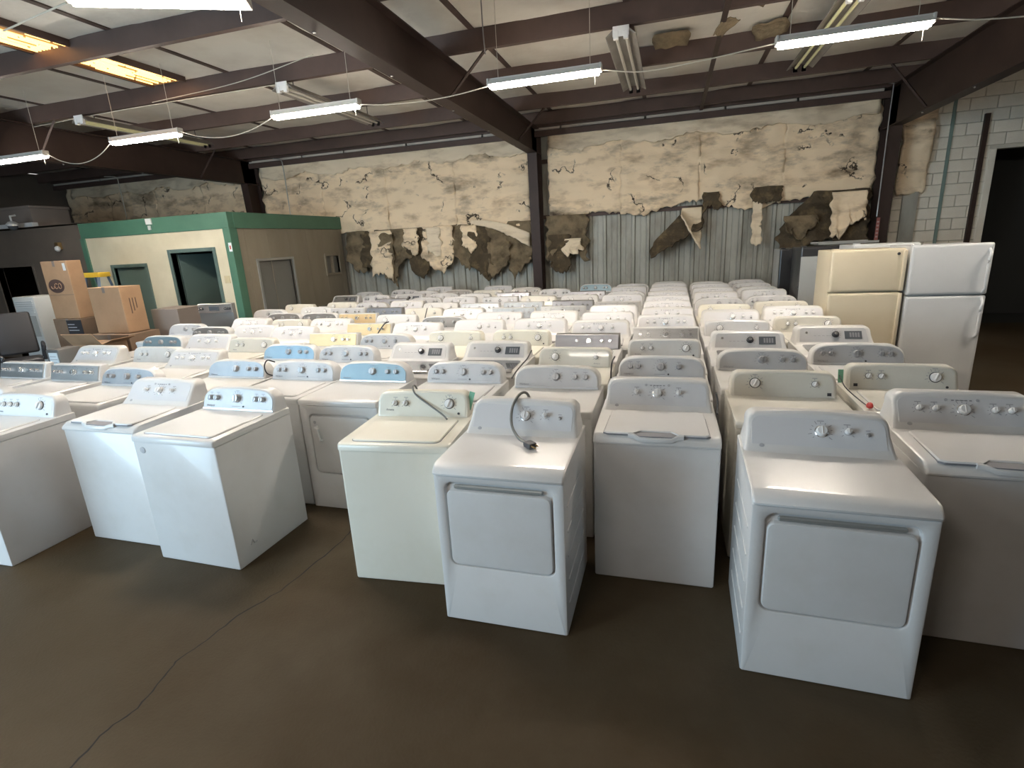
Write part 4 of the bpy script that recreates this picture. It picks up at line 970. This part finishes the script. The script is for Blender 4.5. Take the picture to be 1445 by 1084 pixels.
# ------------------------------------------------------------------ lights
def led(label, x0, x1, y, z, rz=0, power=.8, hood=False, lamp=True, glow=True):
    L_ = x1-x0; cx = (x0+x1)/2
    t = thing('led_shop_light', label, 'light', (cx, y, z), R(rz), 'hanging LED shop lights'); h = L_/2
    b = B()
    wy = .15 if hood else .06
    pr = [(-wy, 0), (-wy*.5, .05), (-.03, .062), (.03, .062), (wy*.5, .05), (wy, 0), (wy*.9, -.002), (.03, .05), (-.03, .05), (-wy*.9, -.002)]
    b.loft([[(-h, yy, zz) for yy, zz in pr], [(h, yy, zz) for yy, zz in pr]], cap0=True)
    hs = link('housing', b.mesh('housing', LEDH, 0), t)
    for s in (-1, 1):
        link('end_cap', B().box(s*h-.012, s*h+.012, -wy*.8, wy*.8, -.012, .062, .004, 1).mesh('end_cap', LEDH), t)
        link('hanging_wire', B().tube([(s*h*.82, 0, .06), (s*h*.82, 0, ZP1-z)], .003, 5).mesh('hanging_wire', WIRE), t)
    for yy in (-.028, .028):
        d_ = B(); n = 10
        d_.loft([[(sx, yy+.022*math.cos(2*math.pi*i/n), .022*math.sin(2*math.pi*i/n)-.018) for i in range(n)] for sx in (-h+.02, h-.02)], cap0=True)
        link('led_tube', d_.mesh('led_tube', LEDM if glow else LEDW), t)
    link('pull_string', B().tube([(h-.06, 0, 0), (h-.06, .005, -.13)], .002, 5).mesh('pull_string', WIRE), t)
    if lamp:
        l = bpy.data.lights.new('led_light', 'AREA'); l.shape = 'RECTANGLE'; l.size = L_-.05; l.size_y = .12; l.energy = power; l.color = (1, .89, .77)
        o = bpy.data.objects.new('led_light', l); C.objects.link(o); o.parent = t; o.location = (0, 0, -.05)
    return t
LY, LZ = 6.12, 3.67
led('lit LED shop light hanging at the upper right, above the rows', .90, 2.12, LY-.12, LZ-.03)
led('lit LED shop light hanging right of the middle steel rafter', -1.95, -.73, LY, LZ)
led('lit LED shop light hanging left of the middle steel rafter', -4.80, -3.58, LY, LZ)
led('lit LED shop light hanging above the green office corner', -7.58, -6.36, LY+.05, LZ-.02)
led('lit LED shop light cut off by the left frame edge', -10.15, -8.93, LY+.05, LZ-.06)
led('wide lit LED shop light at the upper left, nearest the camera', -.62, .62, 3.66, 3.86, 27, hood=True)
bpy.data.objects['led_shop_light.005'].location = (-3.74, 3.68, 3.90)
for lx, nm in ((-4.2, 'LED shop light hanging behind the camera, towards the loading door'), (-1.35, 'LED shop light hanging directly behind the camera')):
    led(nm, lx-.61, lx+.61, -1.1, LZ, power=9, glow=False)  # added out of view as fill for machine fronts and floor
led('LED shop light hanging beyond the right steel rafter, out of frame', 3.95, 5.17, LY-.1, 3.5)
def wire(label, pts, r=.006, m=WIRE):
    return tag(link('light_wire', B().tube(bez(pts, 8), r, 6).mesh('light_wire', m, 60)), label, 'wire', 'wires between the shop lights')
wire('white wire sagging between the far left and office-corner shop lights', sag((-8.93, LY+.05, LZ-.03), (-7.58, LY+.05, LZ), .22, 6))
wire('white wire sagging from office-corner light to the next light', sag((-6.36, LY+.05, LZ), (-4.80, LY, LZ), .15, 6))
wire('white wire crossing under the middle steel rafter between shop lights', sag((-3.58, LY, LZ), (-1.95, LY, LZ), .06, 6))
wire('white wire between the two right-hand shop lights', [(-.73, LY, LZ), (-.3, LY, LZ-.07), (.25, LY-.05, LZ-.06), (.9, LY-.12, LZ-.02)])
wire('white wire trailing off the frame at the upper right', [(2.12, LY-.12, LZ), (2.5, LY-.1, LZ-.06), (3.0, LY-.1, LZ-.08), (3.6, LY-.1, LZ-.02)])
wire('long thin white wire strung along a purlin at the left', [(-11.0, 7.0, 4.25), (-8.2, 6.84, 4.25), (-5.2, 6.8, 4.24)], .006)
wire('thin white wire slanting across the upper left ceiling', [(-7.3, 6.7, 4.24), (-5.6, 6.5, 4.24), (-4.1, 6.1, 4.26)], .005)
wire('short white conduit slanting near the amber skylight', [(-6.35, 4.3, 4.27), (-5.2, 4.1, 4.26)], .008)
wire('grey looped cable hanging under the roof at the top', [(-2.3, 5.0, 4.3), (-2.0, 5.05, 4.20), (-1.7, 5.0, 4.24), (-1.5, 5.05, 4.42)], .014, DARKP)
wire('thin chain hanging beside the middle rafter', [(-1.75, 5.4, 4.5), (-1.75, 5.4, 4.0), (-1.74, 5.4, 3.75)], .006, DARKP)
# old fluorescent strips, along the depth of the hall
def strip(label, x, tube_m):
    t = thing('fluorescent_fixture', label, 'light', (x, 6.74, 4.16), 0, 'old fluorescent fixtures'); L_ = 2.44
    pr = [(-.17, -.01), (-.07, .075), (.07, .075), (.17, -.01), (.16, -.012), (.05, .055), (-.05, .055), (-.16, -.012)]
    b = B().loft([[(xx, 0, zz) for xx, zz in pr], [(xx, L_, zz) for xx, zz in pr]], cap0=True)
    link('reflector', b.mesh('reflector', HOOD, 0), t)
    for s in (-1, 1):
        link('tube', B().tube([(s*.055, .05, .0), (s*.055, L_-.05, .0)], .019, 10).mesh('tube', tube_m), t)
        for yy in (.0, L_):
            link('socket', B().box(s*.055-.028, s*.055+.028, yy-.02+(.02 if yy else 0), yy+.03-(.03 if yy else 0), -.045, .035, .004, 1).mesh('socket', KWHITE), t)
    link('end_plate', B().box(-.09, .09, -.015, .0, -.02, .085, .004, 1).mesh('end_plate', KWHITE), t)
    for yy in (.25, L_-.25):
        link('hanger', B().tube([(0, yy, .07), (0, yy, ZP1-4.16)], .008, 6).mesh('hanger', DARKP), t)
    return t
strip('dusty unlit fluorescent fixture under the roof at centre right', -.58, TUBEG)
strip('fluorescent fixture with pale yellow tubes at the upper right', 1.70, TUBEY)
strip('dusty unlit fluorescent fixture just left of the middle rafter', -5.08, TUBEG)
strip('fluorescent fixture with pale yellow tubes above the office', -8.85, TUBEY)
# amber ribbed skylight sheet set in the roof
sky = thing('roof_skylight', 'amber glowing ribbed skylight strip in the roof at the upper left', 'skylight', (-6.93, 3.4, ZP1-.05))
bx('sheet', -.27, .27, 0, 3.3, .0, .01, SKYD, sky)
rnd = random.Random(3)
for k in range(9):
    xx = -.22+.44*k/8; yy = 0
    while yy < 3.2:
        l2 = rnd.uniform(.25, .7); e2 = min(3.25, yy+l2); wd = rnd.uniform(.004, .012)
        jx = rnd.uniform(-.012, .012)
        if rnd.random() < .7: bx('backlit_rib', xx+jx-wd, xx+jx+wd, yy, e2-.03, -.018, .0, SKYL, sky)
        yy = e2
bx('frame_side', -.31, -.27, 0, 3.3, -.03, .04, PURL, sky); bx('frame_side', .27, .31, 0, 3.3, -.03, .04, PURL, sky)
# conduits on the back wall
def pipe(label, pts, r=.012, m=WIRE):
    return tag(link('conduit', B().tube(bez(pts, 6), r, 6).mesh('conduit', m, 60)), label, 'conduit')
pipe('thin pale conduit dropping to the office roof at the far left', [(-14.7, 11.5, 4.27), (-14.3, 11.5, 4.22), (-14.25, 11.5, 4.0), (-14.25, 11.5, 3.2), (-14.3, 11.5, 2.85)])
pipe('pair of thin grey conduits down the insulated wall above the office', [(-9.3, 11.6, 4.25), (-9.1, 11.6, 4.2), (-9.05, 11.6, 4.0), (-9.05, 11.6, 2.85)], .012, ALU)
pipe('thin grey conduit beside the right steel column', [(3.3, 11.42, 4.29), (3.56, 11.40, 4.27), (3.585, 11.40, 4.2), (3.58, 11.40, 3.7), (3.58, 11.41, 2.1)], .010, ALU)
# steel strap under the purlins and scraps of torn roof facing
tag(bx('roof_strap', .48, .54, 6.4, 11.7, 4.245, 4.262, BEAM), 'dark steel strap running under the purlins at centre right', 'strap')
def scrap(label, x, y, z, sx, sy, rz):
    g = B(); rows = [[(sx*(i/6-.5)*(1-.4*abs(j/5-.5))+.02*noise.noise((i, j, x)), sy*(j/5-.5)+.03*noise.noise((j*1.3, i*.7, y)), -.10*(j/5)**2-.03*noise.noise((i*.6, j*.6, x+y))) for i in range(7)] for j in range(6)]
    g.loft(rows, closed=False, cap1=False)
    o = link('torn_scrap', g.mesh('torn_scrap', FIBERT, 60), None, Matrix.Translation((x, y, z))@Matrix.Rotation(R(rz), 4, 'Z'))
    s = o.modifiers.new('thickness', 'SOLIDIFY'); s.thickness = .008
    return tag(o, label, 'insulation scrap', 'torn roof insulation scraps')
scrap('torn flap of roof insulation hanging near the steel strap', .85, 7.0, 4.47, .4, .4, 20)
scrap('torn flap of roof insulation beside the white wire', -.05, 8.0, 4.46, .5, .25, 0)
scrap('small pale scrap of insulation hanging above the wire', .55, 7.2, 4.26, .22, .22, 50)
scrap('torn insulation flap between the strap and the upper right light', 1.15, 8.2, 4.46, .45, .25, -15)
